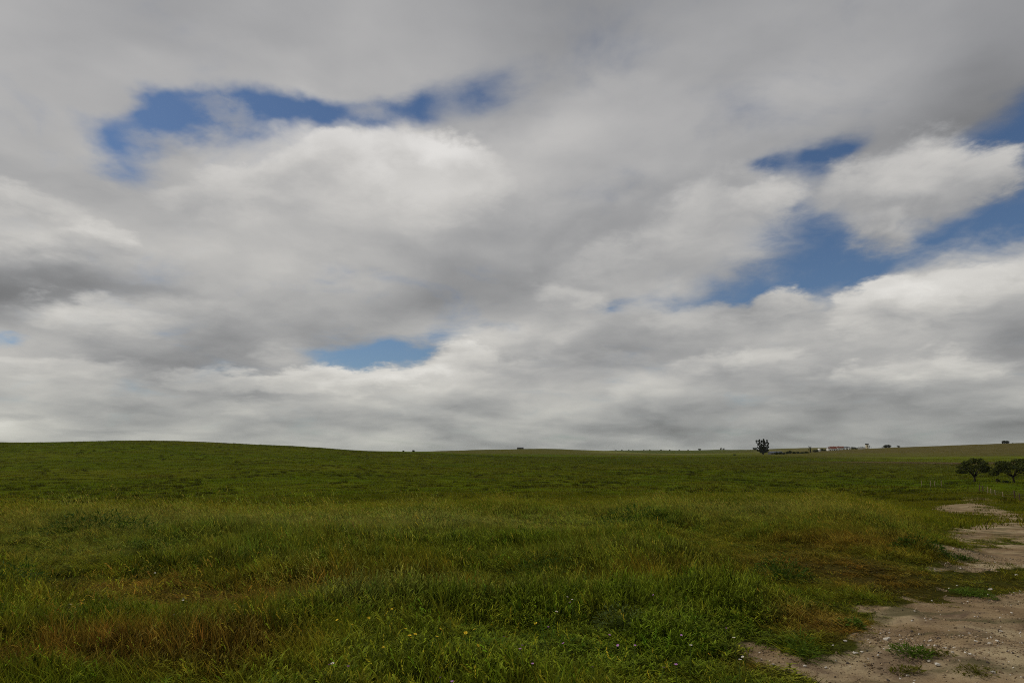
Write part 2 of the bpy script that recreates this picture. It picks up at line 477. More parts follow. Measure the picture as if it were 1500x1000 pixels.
def base_h(X, Y):
    X, Y = np.asarray(X, float), np.asarray(Y, float)
    r = np.maximum(np.hypot(X, Y), 1.0)
    az = np.arctan2(X, Y)
    fa = (az + math.pi) / (2 * math.pi) * (NAZ - 1)
    fl = np.clip((np.log(r) - LR0) / (LR1 - LR0) * (NLR - 1), 0, NLR - 1.001)
    ia = np.clip(fa.astype(int), 0, NAZ - 2)
    il = fl.astype(int)
    a, b = fa - ia, fl - il
    return (HT[ia, il] * (1 - a) + HT[ia + 1, il] * a) * (1 - b) + (HT[ia, il + 1] * (1 - a) + HT[ia + 1, il + 1] * a) * b


def hit(px, py, fn=base_h):
    """where the line of sight through a photograph position meets the ground"""
    d = px_dir(px, py)
    Ys = np.exp(np.linspace(math.log(2.5), math.log(5000), 6000))
    X = d[0] / d[1] * Ys
    Z = EYE + d[2] / d[1] * Ys
    below = np.nonzero(Z <= fn(X, Ys))[0]
    k = below[0] if len(below) else len(Ys) - 1
    return X[k], Ys[k]


# the bare track, outlined on the ground
POLY_PX = [
    [(1080, 966), (1130, 953), (1200, 962), (1225, 945), (1258, 910), (1300, 884), (1335, 872), (1380, 863), (1440, 868), (1500, 862), (1640, 858),
     (1760, 1010), (1700, 1120), (1230, 1120), (1180, 1010), (1125, 985)],
    [(1368, 834), (1392, 815), (1436, 801), (1500, 793), (1640, 795), (1640, 834), (1500, 833), (1440, 829)],
    [(1396, 797), (1386, 784), (1412, 772), (1448, 767), (1470, 764), (1462, 757), (1438, 750), (1466, 745), (1498, 754), (1540, 772), (1580, 800), (1494, 800), (1486, 784), (1440, 789)],
    [(1362, 746), (1382, 739), (1442, 738), (1456, 746), (1408, 754)],
    [(1409, 727), (1416, 727), (1434, 738), (1423, 738)],
    [(1430, 727), (1438, 727), (1460, 736), (1449, 737)],
]
POLYS = [np.array([hit(*p) for p in poly]) for poly in POLY_PX]


def sdist(X, Y, poly):
    """signed distance to a polygon (negative inside)"""
    best = np.full(X.shape, 1e9)
    inside = np.zeros(X.shape, bool)
    n = len(poly)
    for i in range(n):
        ax, ay = poly[i]
        bx, by = poly[(i + 1) % n]
        ex, ey = bx - ax, by - ay
        t = np.clip(((X - ax) * ex + (Y - ay) * ey) / (ex * ex + ey * ey + 1e-12), 0, 1)
        best = np.minimum(best, np.hypot(X - ax - t * ex, Y - ay - t * ey))
        if abs(by - ay) > 1e-12:
            c = ((ay > Y) != (by > Y)) & (X < ex * (Y - ay) / ey + ax)
            inside ^= c
    return np.where(inside, -best, best)


def bare_sd(X, Y):
    """metres to the edge of bare ground, measured in units that grow with distance, broken up by noise"""
    r = np.hypot(X, Y)
    out = np.full(X.shape, 9.0)
    m = (r < 280) & (X > 0.5) & (Y > 1)
    if m.any():
        x, y = X[m], Y[m]
        s = np.clip(r[m] / 8.0, 0.6, 12)
        xw = x + 0.34 * s * fbm(x, y, 1.3, 4, 5) * 2 * np.minimum(1, 14 / r[m] + 0.25)
        yw = y + 0.50 * s * fbm(x, y, 1.1, 4, 9) * 2 * np.minimum(1, 14 / r[m] + 0.25)
        o = np.full(x.shape, 9.0)
        for p in POLYS:
            o = np.minimum(o, sdist(xw, yw, p) / s)
        out[m] = o
    return out


CORR = np.array([hit(*p) for p in [(1190, 985), (1262, 905), (1330, 860), (1375, 828), (1388, 800), (1392, 776), (1372, 756), (1362, 743), (1400, 736), (1408, 727), (1444, 727), (1468, 738), (1510, 752), (1570, 790), (1700, 860), (1800, 1000), (1600, 1120), (1200, 1120)]])


def corridor(X, Y):
    o = np.zeros(X.shape)
    m = (np.hypot(X, Y) < 120) & (X > 0.5) & (Y > 1)
    if m.any():
        s = np.clip(np.hypot(X[m], Y[m]) / 8.0, 0.6, 12)
        o[m] = np.clip(-sdist(X[m] + .5 * s * fbm(X[m], Y[m], .9, 3, 15), Y[m] + .5 * s * fbm(X[m], Y[m], .9, 3, 16), CORR) / (0.25 * s) + .3, 0, 1)
    return o


def bump_h(X, Y, bare=None):
    r = np.hypot(X, Y)
    if bare is None:
        bare = bare_sd(X, Y)
    nearw = np.clip(1 - r / 60, 0, 1)
    b = nearw * (0.30 * fbm(X, Y, 0.33, 3, 41) + 0.22 * fbm(X, Y, 0.9, 3, 43))
    rough = np.clip(1 - r / 30, 0, 1)
    soil = np.clip(-bare / 0.08 + 0.2, 0, 1)
    b = b - soil * rough * 0.045 + soil * rough * (0.12 * fbm(X, Y, 1.4, 4, 47) + 0.035 * fbm(X, Y, 7, 3, 53))
    far = np.clip((r - 60) / 120, 0, 1)
    b = b + far * np.clip(r / 500, 0.3, 1.5) * (0.9 * fbm(X, Y, 0.02, 3, 59) + 0.25 * fbm(X, Y, 0.11, 2, 61))
    return b


def H(X, Y):
    X, Y = np.asarray(X, float), np.asarray(Y, float)
    sh = X.shape
    X, Y = np.atleast_1d(X), np.atleast_1d(Y)
    h = base_h(X, Y) + bump_h(X, Y)
    return h.reshape(sh) if sh else float(h[0])


def spot(px, Y, dz=0.0):
    """point on the ground at a photograph column and a depth"""
    u = (px - 750) / 1000.0
    X = u * Y
    for _ in range(4):
        z = H(X, Y)
        X = u * (Y * cP + (z - EYE) * sP)
    return Vector((X, Y, z + dz))


def spot_px(px, py):
    X, Y = hit(px, py, H)
    return Vector((X, Y, H(X, Y)))


# soft zones on the ground (colour of the sward, how tall, how leafy)
def zone(X, Y, px, py, rx, ry):
    x0, y0 = hit(px, py)
    _, ya = hit(px, py - ry)
    _, yb = hit(px, py + ry)
    sy = max(0.25, 0.5 * abs(ya - yb))
    sx = max(0.2, rx / 1000.0 * y0)
    return np.exp(-((X - x0) / sx) ** 2 - ((Y - y0) / sy) ** 2)


RUST = [(1195, 928, 60, 18, .9), (180, 865, 150, 16, .9), (330, 884, 120, 16, 1), (60, 980, 130, 26, 1), (230, 962, 150, 20, .9), (430, 884, 110, 14, .9), (560, 862, 110, 9, .5),
        (690, 884, 70, 10, .9), (620, 878, 90, 9, .5), (1240, 800, 130, 12, .8), (1160, 825, 140, 16, .6), (1300, 850, 90, 22, .9), (1215, 905, 70, 26, 1), (960, 852, 150, 10, .5),
        (1330, 800, 60, 14, .5), (1470, 850, 90, 12, .5), (1280, 745, 80, 5, .3), (1460, 745, 80, 8, .6), (1400, 760, 60, 10, .5), (350, 965, 70, 24, .8), (1100, 985, 40, 20, .7)]
LUSH = [(740, 955, 200, 44, 1), (1000, 965, 150, 36, .9), (190, 925, 130, 18, .8), (900, 905, 180, 18, .6), (350, 800, 200, 12, .4), (850, 850, 120, 8, .7), (700, 835, 150, 8, .6),
        (1350, 808, 40, 10, 1), (1130, 890, 90, 24, .4), (930, 770, 60, 7, .8), (20, 855, 60, 14, .8), (1100, 930, 110, 30, .6), (1000, 830, 100, 8, .5), (820, 800, 250, 10, .4)]
PALE = [(520, 905, 110, 12, 1), (700, 895, 120, 8, .7), (860, 885, 80, 10, .6), (250, 775, 320, 16, .8), (1130, 756, 240, 12, .8), (650, 770, 280, 14, .9), (150, 815, 180, 12, .5), (420, 835, 120, 8, .5),  # pale grass; the sunlit band along the crest is also put in as colour
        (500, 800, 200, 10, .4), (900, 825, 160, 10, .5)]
LOW = [(1160, 985, 80, 34, 1), (180, 868, 180, 16, .8), (500, 880, 260, 13, .9), (700, 882, 110, 9, .8), (80, 985, 160, 24, .8), (1200, 815, 170, 20, .6), (1310, 850, 90, 26, .8), (1210, 910, 80, 28, .7), (1400, 850, 160, 14, .9), (1440, 760, 120, 30, .8)]


def zsum(X, Y, L):
    s = np.zeros(X.shape)
    for px, py, rx, ry, w in L:
        s += w * zone(X, Y, px, py, rx, ry)
    return np.clip(s, 0, 1)


# ------------------------------------------------------------------ ground mesh (one sheet, its bare part split off as the track)
azf = np.radians(np.arange(-44, 44.01, 0.19))
azc = np.concatenate([np.radians(np.arange(-180, -44.5, 3.0)), azf, np.radians(np.arange(47, 180.1, 3.0))])
azc[-1] = math.pi
rr = np.exp(np.arange(math.log(1.2), math.log(8500), 0.0098))
A, R = np.meshgrid(azc, rr)
GX, GY = R * np.sin(A), R * np.cos(A)
gb = bare_sd(GX, GY)
GZ = base_h(GX, GY) + bump_h(GX, GY, gb)
nR, nA = GX.shape
verts = np.stack([GX, GY, GZ], -1).reshape(-1, 3)
idx = np.arange(nR * nA).reshape(nR, nA)
quads = np.stack([idx[:-1, :-1], idx[:-1, 1:], idx[1:, 1:], idx[1:, :-1]], -1).reshape(-1, 4)
cap = len(verts)
verts = np.vstack([verts, [[0, 0, float(base_h(0.0, 1.2))]]])


def field_colour(X, Y):
    """what grows where on the far slopes: linear base colours"""
    r = np.hypot(X, Y)
    px = 750 + 1000 * X / np.maximum(Y, 0.1) * 1.0
    az = np.degrees(np.arctan2(X, Y))
    n1 = fbm(X, Y, 0.02, 4, 71)
    n2 = fbm(X, Y, 0.006, 3, 73)
    n3 = fbm(X, Y, 0.12, 4, 77)
    green = np.array([0.066, 0.092, 0.004])
    olive = np.array([0.096, 0.100, 0.008])
    dark = np.array([0.054, 0.082, 0.005])
    brown = np.array([0.105, 0.082, 0.030])
    yell = np.array([0.165, 0.165, 0.045])
    bright = np.array([0.110, 0.135, 0.010])
    w = np.clip(0.36 + 0.8 * n1 + 0.9 * n3, 0, 1)[..., None]
    c = green * (1 - w) + olive * w
    wd = np.clip(-0.1 + 1.6 * n2 - 1.2 * n3, 0, 1)[..., None]
    c = c * (1 - wd) + dark * wd

    def lay(mask, col, k=1.0):
        nonlocal c
        m = (np.clip(mask, 0, 1) * k)[..., None]
        c = c * (1 - m) + col * m
    sm = lambda v, a, b: np.clip((v - a) / (b - a), 0, 1)
    # far ridge behind the middle
    lay(sm(r, 620, 700) * sm(az, -7.5, -5.5), brown, 0.55)
    lay(sm(r, 780, 840) * (1 - sm(r, 960, 990)) * sm(az, 5, 8) * (1 - sm(az, 17, 19)), yell, 0.8)
    lay(sm(r, 1150, 1250) * sm(az, 6, 9), dark, 0.5)
    lay(sm(r, 1000, 1100) * sm(az, 19.2, 20.2) * (1 - sm(r, 1500, 1560) * (1 - sm(az, 22.0, 22.6))), yell * 1.05, 0.9)
    lay(sm(r, 760, 800) * (1 - sm(r, 1050, 1150)) * sm(az, 15.5, 16.5) * (1 - sm(az, 21, 23)), bright, 0.8)
    # slopes on the right
    rt = sm(az, 16, 22)
    lay(sm(r, 520, 600) * rt, brown, 0.62)
    lay(sm(r, 470, 500) * (1 - sm(r, 590, 640)) * sm(az, 24, 31), bright, 0.9)
    lay(sm(r, 640, 660) * (1 - sm(r, 690, 720)) * sm(az, 15, 22) * (1 - sm(az, 28, 34)) * 0.6, bright, 0.6)
    lay(sm(r, 425, 450) * (1 - sm(r, 470, 490)) * sm(az, 22, 27), np.array([0.14, 0.10, 0.06]), 0.75)
    lay(sm(r, 260, 420) * (1 - sm(r, 430, 450)) * sm(az, 17, 26), brown, 0.35)
    return c


def sward_colour(X, Y):
    """near meadow"""
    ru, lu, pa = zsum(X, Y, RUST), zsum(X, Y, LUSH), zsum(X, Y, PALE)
    n = fbm(X, Y, 0.35, 4, 83)
    n2 = fbm(X, Y, 1.2, 3, 87)
    ru = np.clip(ru + np.clip(0.9 * n - 0.26, 0, 0.35), 0, 1)
    g = np.array([0.092, 0.132, 0.007])
    o = np.array([0.140, 0.152, 0.011])
    l = np.array([0.088, 0.136, 0.008])
    rs = np.array([0.170, 0.098, 0.019])
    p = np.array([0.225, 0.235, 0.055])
    w = np.clip(0.45 + 1.5 * n2 + 0.8 * n, 0, 1)[..., None]
    c = g * (1 - w) + o * w
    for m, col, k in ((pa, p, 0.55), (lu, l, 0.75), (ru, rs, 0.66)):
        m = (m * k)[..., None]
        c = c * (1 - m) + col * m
    return c, ru, lu, pa


fc = field_colour(GX, GY)
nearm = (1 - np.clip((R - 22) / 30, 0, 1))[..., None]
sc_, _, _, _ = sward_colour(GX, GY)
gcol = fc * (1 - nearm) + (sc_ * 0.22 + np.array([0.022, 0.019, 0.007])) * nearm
vcol = np.ones((len(verts), 4), np.float32)
vcol[:-1, :3] = gcol.reshape(-1, 3)
vcol[-1, :3] = (0.06, 0.08, 0.01)
vbare = np.concatenate([gb.reshape(-1), [9.0]]).astype(np.float32)


def mesh_from(name, v, faces, mat, attrs=None, kind=None, smooth=True):
    me = bpy.data.meshes.new(name)
    v = np.asarray(v, np.float32)
    f = np.asarray(faces, np.int32)
    k = f.shape[1]
    me.vertices.add(len(v))
    me.vertices.foreach_set('co', v.reshape(-1))
    me.loops.add(f.size)
    me.loops.foreach_set('vertex_index', f.reshape(-1))
    me.polygons.add(len(f))
    me.polygons.foreach_set('loop_start', np.arange(0, f.size, k, dtype=np.int32))
    me.polygons.foreach_set('use_smooth', np.full(len(f), smooth))
    me.update(calc_edges=True)
    for an, (dt, arr) in (attrs or {}).items():
        at = me.attributes.new(an, dt, 'POINT')
        at.data.foreach_set({'FLOAT_COLOR': 'color', 'FLOAT': 'value', 'FLOAT_VECTOR': 'vector', 'INT': 'value'}[dt], np.asarray(arr).reshape(-1))
    if mat:
        me.materials.append(mat)
    ob = bpy.data.objects.new(name, me)
    if kind:
        ob['kind'] = kind
    return ob


def submesh(name, faces, mat, kind):
    used, inv = np.unique(faces.reshape(-1), return_inverse=True)
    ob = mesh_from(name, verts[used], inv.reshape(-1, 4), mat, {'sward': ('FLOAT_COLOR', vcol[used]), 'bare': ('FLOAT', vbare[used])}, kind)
    COL.objects.link(ob)
    return ob


def new_mat(name):
    m = bpy.data.materials.new(name)
    m.use_nodes = True
    return m, NT(m.node_tree)


def finish(N, color, rough=0.9, normal=None, spec=0.2, sheen=None):
    b = N.n('ShaderNodeBsdfPrincipled')
    N.put(b.inputs['Base Color'], color if isinstance(color, bpy.types.NodeSocket) else (*color, 1))
    N.put(b.inputs['Roughness'], rough)
    b.inputs['Specular IOR Level'].default_value = spec
    if normal is not None:
        N.put(b.inputs['Normal'], normal)
    o = N.n('ShaderNodeOutputMaterial')
    N.t.links.new(b.outputs[0], o.inputs[0])
    return b


def ground_material():
    m, N = new_mat('meadow_ground')
    pos = N.n('ShaderNodeNewGeometry').outputs['Position']
    sw = N.n('ShaderNodeAttribute', attribute_name='sward').outputs['Color']
    br = N.n('ShaderNodeAttribute', attribute_name='bare').outputs['Fac']
    fine = N.noise(pos, 9.0, 6, 0.65)
    mid = N.noise(pos, 0.9, 6, 0.62)
    big = N.noise(pos, 0.16, 5, 0.6)
    k = N.math('MULTIPLY_ADD', N.math('SUBTRACT', mid, 0.5), 1.5, 1.0)
    k = N.math('MULTIPLY_ADD', N.math('SUBTRACT', big, 0.5), 1.3, k)
    k = N.math('MULTIPLY_ADD', N.math('SUBTRACT', fine, 0.5), 0.8, k)
    k = N.math('MAXIMUM', k, 0.25)
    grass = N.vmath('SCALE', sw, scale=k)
    # soil
    s1 = N.noise(pos, 2.2, 6, 0.6)
    s2 = N.noise(pos, 38, 4, 0.7)
    s3 = N.noise(pos, 0.8, 5, 0.6)
    soil = N.ramp(s3, [(0.30, (0.180, 0.118, 0.062)), (0.48, (0.290, 0.207, 0.115)), (0.62, (0.420, 0.330, 0.195)), (0.78, (0.270, 0.215, 0.115))])
    soil = N.mix(N.maprange(s1, 0.45, 0.75), soil, (0.14, 0.095, 0.062))
    soil = N.mix(N.maprange(s2, 0.55, 0.8), soil, (0.36, 0.30, 0.225))
    soil = N.mix(N.maprange(s2, 0.46, 0.25), soil, (0.075, 0.055, 0.04))
    # mossy, algae-dark smears across the soil
    mp = N.n('ShaderNodeMapping')
    N.put(mp.inputs[0], pos)
    mp.inputs['Scale'].default_value = (0.7, 1.5, 1)
    moss = N.noise(mp.outputs[0], 1.1, 5, 0.6)
    soil = N.mix(N.math('MULTIPLY', N.maprange(moss, 0.51, 0.64), 0.85), soil, (0.100, 0.088, 0.042))
    edge = N.math('MULTIPLY_ADD', N.math('SUBTRACT', s1, 0.5), 0.14, br)
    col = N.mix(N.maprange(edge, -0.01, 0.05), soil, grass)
    bp = N.n('ShaderNodeBump')
    bp.inputs['Strength'].default_value = 0.8
    bp.inputs['Distance'].default_value = 0.05
    hh = N.math('ADD', N.math('MULTIPLY', s1, 1.1), N.math('ADD', N.math('MULTIPLY', s2, 0.35), N.math('MULTIPLY', mid, 1.2)))
    N.put(bp.inputs['Height'], hh)
    finish(N, col, 1.0, bp.outputs[0], 0.0)
    return m


M_GROUND = ground_material()
fb = vbare[quads].mean(1)
is_track = fb < 0.0
ground = submesh('ground', quads[~is_track], M_GROUND, 'structure')
track = submesh('dirt_track', quads[is_track], M_GROUND, 'structure')


# ------------------------------------------------------------------ plant materials
def leaf_material(name, tip=(1.35, 1.2, 1.0), trans=0.3, spec=0.25, rough=0.5):
    m, N = new_mat(name)
    tint = N.n('ShaderNodeAttribute', attribute_type='INSTANCER', attribute_name='tint').outputs['Color']
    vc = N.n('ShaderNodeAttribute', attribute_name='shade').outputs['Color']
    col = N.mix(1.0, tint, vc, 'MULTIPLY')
    b = N.n('ShaderNodeBsdfPrincipled')
    N.put(b.inputs['Base Color'], col)
    b.inputs['Roughness'].default_value = rough
    b.inputs['Specular IOR Level'].default_value = spec
    t = N.n('ShaderNodeBsdfTranslucent')
    N.put(t.inputs[0], col)
    mx = N.n('ShaderNodeMixShader')
    mx.inputs[0].default_value = trans
    N.t.links.new(b.outputs[0], mx.inputs[1])
    N.t.links.new(t.outputs[0], mx.inputs[2])
    o = N.n('ShaderNodeOutputMaterial')
    N.t.links.new(mx.outputs[0], o.inputs[0])
    return m


def plain_leaf(name, col, var=0.5, trans=0.25, scale=3.0):
    m, N = new_mat(name)
    pos = N.n('ShaderNodeNewGeometry').outputs['Position']
    k = N.math('MULTIPLY_ADD', N.math('SUBTRACT', N.noise(pos, scale, 3, 0.6), 0.5), 2 * var, 1.0)
    c = N.vmath('SCALE', N.mix(0.0, col, col), scale=k)
    b = N.n('ShaderNodeBsdfPrincipled')
    N.put(b.inputs['Base Color'], c)
    b.inputs['Roughness'].default_value = 0.55
    b.inputs['Specular IOR Level'].default_value = 0.02
    t = N.n('ShaderNodeBsdfTranslucent')
    N.put(t.inputs[0], c)
    mx = N.n('ShaderNodeMixShader')
    mx.inputs[0].default_value = trans
    N.t.links.new(b.outputs[0], mx.inputs[1])
    N.t.links.new(t.outputs[0], mx.inputs[2])
    o = N.n('ShaderNodeOutputMaterial')
    N.t.links.new(mx.outputs[0], o.inputs[0])
    return m


def rough_mat(name, col, var=0.3, scale=6.0, rough=0.85, bump=0.0):
    m, N = new_mat(name)
    pos = N.n('ShaderNodeNewGeometry').outputs['Position']
    nz = N.noise(pos, scale, 5, 0.65)
    k = N.math('MULTIPLY_ADD', N.math('SUBTRACT', nz, 0.5), 2 * var, 1.0)
    c = N.vmath('SCALE', N.mix(0.0, col, col), scale=k)
    nrm = None
    if bump:
        bp = N.n('ShaderNodeBump')
        bp.inputs['Strength'].default_value = 0.6
        bp.inputs['Distance'].default_value = bump
        N.put(bp.inputs['Height'], nz)
        nrm = bp.outputs[0]
    finish(N, c, rough, nrm, 0.06)
    return m


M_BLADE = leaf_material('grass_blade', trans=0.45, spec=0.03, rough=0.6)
M_HERB = leaf_material('herb_leaf', trans=0.25, spec=0.04, rough=0.6)


class PB:
    """collects plant geometry with a per-vertex colour factor that also carries painted shade and sheen"""

    def __init__(self):
        self.v, self.f, self.c = [], [], []

    def blade(self, base, h, w, az, lean, curl, c0=(0.95, 0.8, 0.8), c1=(1.25, 1.15, 1.0), seg=3, face=None):
        """tapered strip rising from base, leaning towards az and curling over"""
        d = np.array([math.cos(az), math.sin(az), 0.0])
        fa = az + math.pi / 2 if face is None else face
        s = np.array([math.cos(fa), math.sin(fa), 0.0])
        p = np.array(base, float)
        i0 = len(self.v)
        ang = lean
        L = h / seg
        for k in range(seg + 1):
            t = k / seg
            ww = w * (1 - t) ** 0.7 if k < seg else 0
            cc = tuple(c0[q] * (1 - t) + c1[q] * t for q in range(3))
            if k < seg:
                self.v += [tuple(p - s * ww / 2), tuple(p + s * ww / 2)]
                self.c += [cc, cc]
            else:
                self.v.append(tuple(p))
                self.c.append(cc)
            p = p + L * (d * math.sin(ang) + np.array([0, 0, math.cos(ang)]))
            ang += curl / seg
        for k in range(seg - 1):
            a = i0 + 2 * k
            self.f.append((a, a + 1, a + 3, a + 2))
        a = i0 + 2 * (seg - 1)
        self.f.append((a, a + 1, a + 2))
        return p

    def leaf(self, c, n, u, L, wd, col):
        n = np.array(n, float)
        u = np.array(u, float)
        u /= np.linalg.norm(u) + 1e-9
        s = np.cross(n, u)
        s /= np.linalg.norm(s) + 1e-9
        c = np.array(c, float)
        i = len(self.v)
        q = np.cross(u, s)
        self.v += [tuple(c), tuple(c + u * L * 0.45 + s * wd / 2 + q * wd * 0.12), tuple(c + u * L), tuple(c + u * L * 0.45 - s * wd / 2 + q * wd * 0.12)]
        self.c += [col] * 4
        self.f.append((i, i + 1, i + 2, i + 3))

    def build(self, name, mat):
        me = bpy.data.meshes.new(name)
        me.from_pydata(self.v, [], self.f)
        at = me.attributes.new('shade', 'FLOAT_COLOR', 'POINT')
        arr = np.ones((len(self.v), 4), np.float32)
        arr[:, :3] = np.array(self.c)
        at.data.foreach_set('color', arr.reshape(-1))
        me.materials.append(mat)
        return bpy.data.objects.new(name, me)


R_ = random.random
U = random.uniform
G_ = random.gauss
WIND = math.radians(170)


def proto_grass(name, n, rad, h0, h1, w, heads=0, curl=0.9, lean=0.25, windy=0.6, seg=3, headcol=(2.4, 2.0, 2.2)):
    b = PB()
    for i in range(n):
        a, q = U(0, 2 * math.pi), rad * math.sqrt(R_())
        az = WIND + G_(0, 0.7) if R_() < windy else U(0, 2 * math.pi)
        g = U(0.45, 1.75)
        yl = U(0.9, 1.25)
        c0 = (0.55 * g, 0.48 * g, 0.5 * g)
        c1 = (1.5 * g * yl, 1.38 * g, 1.3 * g)  # shaded blade bases and brighter tips put into the colour
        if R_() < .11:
            c1 = (U(2.0, 2.9), U(1.8, 2.5), U(1.8, 3.4))  # a few blades get a pale sheen painted on the tip
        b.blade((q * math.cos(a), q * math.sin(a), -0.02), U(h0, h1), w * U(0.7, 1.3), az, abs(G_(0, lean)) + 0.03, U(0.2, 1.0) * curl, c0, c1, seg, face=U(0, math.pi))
    for i in range(heads):
        a, q = U(0, 2 * math.pi), rad * math.sqrt(R_())
        az = WIND + G_(0, 0.5)
        hh = U(h1 * 0.95, h1 * 1.35)
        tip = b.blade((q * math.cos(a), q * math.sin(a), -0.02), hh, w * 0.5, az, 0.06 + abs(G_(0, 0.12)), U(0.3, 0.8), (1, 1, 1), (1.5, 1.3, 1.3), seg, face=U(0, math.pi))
        hc = tuple(x * U(0.8, 1.2) for x in headcol)
        for k in range(4):
            o = np.array([math.cos(az) * 0.6, math.sin(az) * 0.6, 0.8]) * (k - 3) * 0.016
            b.leaf(tip + o, (math.sin(az) + G_(0, .5), -math.cos(az) + G_(0, .5), 0.1), (math.cos(az) * 0.7 + G_(0, .3), math.sin(az) * 0.7 + G_(0, .3), 0.5 + G_(0, .4)), 0.022, 0.007, hc)
    return b.build(name, M_BLADE)


def proto_herb(name, n, rad, h, leafL, leafW, per=7):
    b = PB()
    for i in range(n):
        a, q = U(0, 2 * math.pi), rad * math.sqrt(R_())
        az = U(0, 2 * math.pi)
        hh = U(0.5, 1.0) * h
        base = np.array((q * math.cos(a), q * math.sin(a), -0.02))
        ln = abs(G_(0, 0.35))
        b.blade(base, hh, 0.004, az, ln, 0.2, (0.9, 0.9, 0.9), (1.1, 1.0, 1.0), 2)
        for k in range(per):
            t = U(0.25, 1.0)
            p = base + np.array([math.cos(az) * math.sin(ln), math.sin(az) * math.sin(ln), math.cos(ln)]) * hh * t
            la = U(0, 2 * math.pi)
            el = G_(0.35, 0.4)
            g = U(0.7, 1.4)
            b.leaf(p, (G_(0, .4), G_(0, .4), 1), (math.cos(la) * math.cos(el), math.sin(la) * math.cos(el), math.sin(el)), leafL * U(0.6, 1.2), leafW * U(0.7, 1.2), (g * U(0.65, 0.95), g * 0.9, g))
    return b.build(name, M_HERB)


def proto_leafy(name, n, rad, h, L, w, per):
    """stems with short broad leaves arching off them"""
    b = PB()
    for i in range(n):
        a, q = U(0, 2 * math.pi), rad * math.sqrt(R_())
        az = U(0, 2 * math.pi)
        hh = U(0.55, 1.1) * h
        base = np.array((q * math.cos(a), q * math.sin(a), -0.02))
        ln = abs(G_(0, 0.3))
        ax = np.array([math.cos(az) * math.sin(ln), math.sin(az) * math.sin(ln), math.cos(ln)])
        b.blade(base, hh, 0.006, az, ln, 0.1, (0.8, 0.8, 0.8), (1.1, 1.0, 1.0), 2)
        for k in range(per):
            t = U(0.2, 1.0)
            g = U(0.45, 1.9)
            la = U(0, 2 * math.pi) if R_() < .6 else WIND + G_(0, .6)
            b.blade(base + ax * hh * t, L * U(.6, 1.3), w * U(.7, 1.3), la, U(.15, 1.1), U(.4, 1.5), (.5 * g, .52 * g, .5 * g), (1.4 * g, 1.32 * g, 1.2 * g) if R_() > .10 else (U(1.9, 2.7), U(1.8, 2.5), U(1.7, 3.2)), 2)  # leaf colour with shaded base, bright tip and occasional sheen painted in
    return b.build(name, M_HERB)


PROTO = bpy.data.collections.new('meadow_tufts')
protos = [
    proto_grass('tuft_00', 28, 0.11, 0.20, 0.38, 0.009, 0, curl=1.5),
    proto_grass('tuft_01', 26, 0.12, 0.16, 0.33, 0.009, 1, curl=1.5),
    proto_grass('tuft_02', 26, 0.10, 0.22, 0.44, 0.009, 1, curl=2.2, lean=0.35),
    proto_grass('tuft_03', 16, 0.12, 0.18, 0.36, 0.010, 4, curl=1.4),
    proto_grass('tuft_04', 15, 0.14, 0.20, 0.40, 0.010, 6, curl=1.7, windy=0.85),
    proto_leafy('tuft_05', 13, 0.13, 0.24, 0.062, 0.011, 8),
    proto_leafy('tuft_06', 14, 0.13, 0.17, 0.048, 0.013, 8),
    proto_grass('tuft_07', 30, 0.13, 0.06, 0.17, 0.009, 0, curl=1.0, lean=0.5, windy=0.3),
    proto_grass('tuft_08', 40, 0.30, 0.18, 0.36, 0.016, 5, curl=0.9),
    proto_grass('tuft_09', 40, 0.34, 0.15, 0.32, 0.015, 14, curl=0.9),
    proto_grass('tuft_10', 46, 0.95, 0.10, 0.24, 0.045, 0, curl=0.8, lean=0.4, seg=2),
    proto_grass('tuft_11', 60, 0.80, 0.22, 0.50, 0.05, 0, curl=0.6, lean=0.4, seg=2, windy=0.2),
    proto_grass('tuft_12', 44, 2.2, 0.15, 0.36, 0.11, 0, curl=0.8, lean=0.4, seg=2),
]
for p in protos:
    PROTO.objects.link(p)


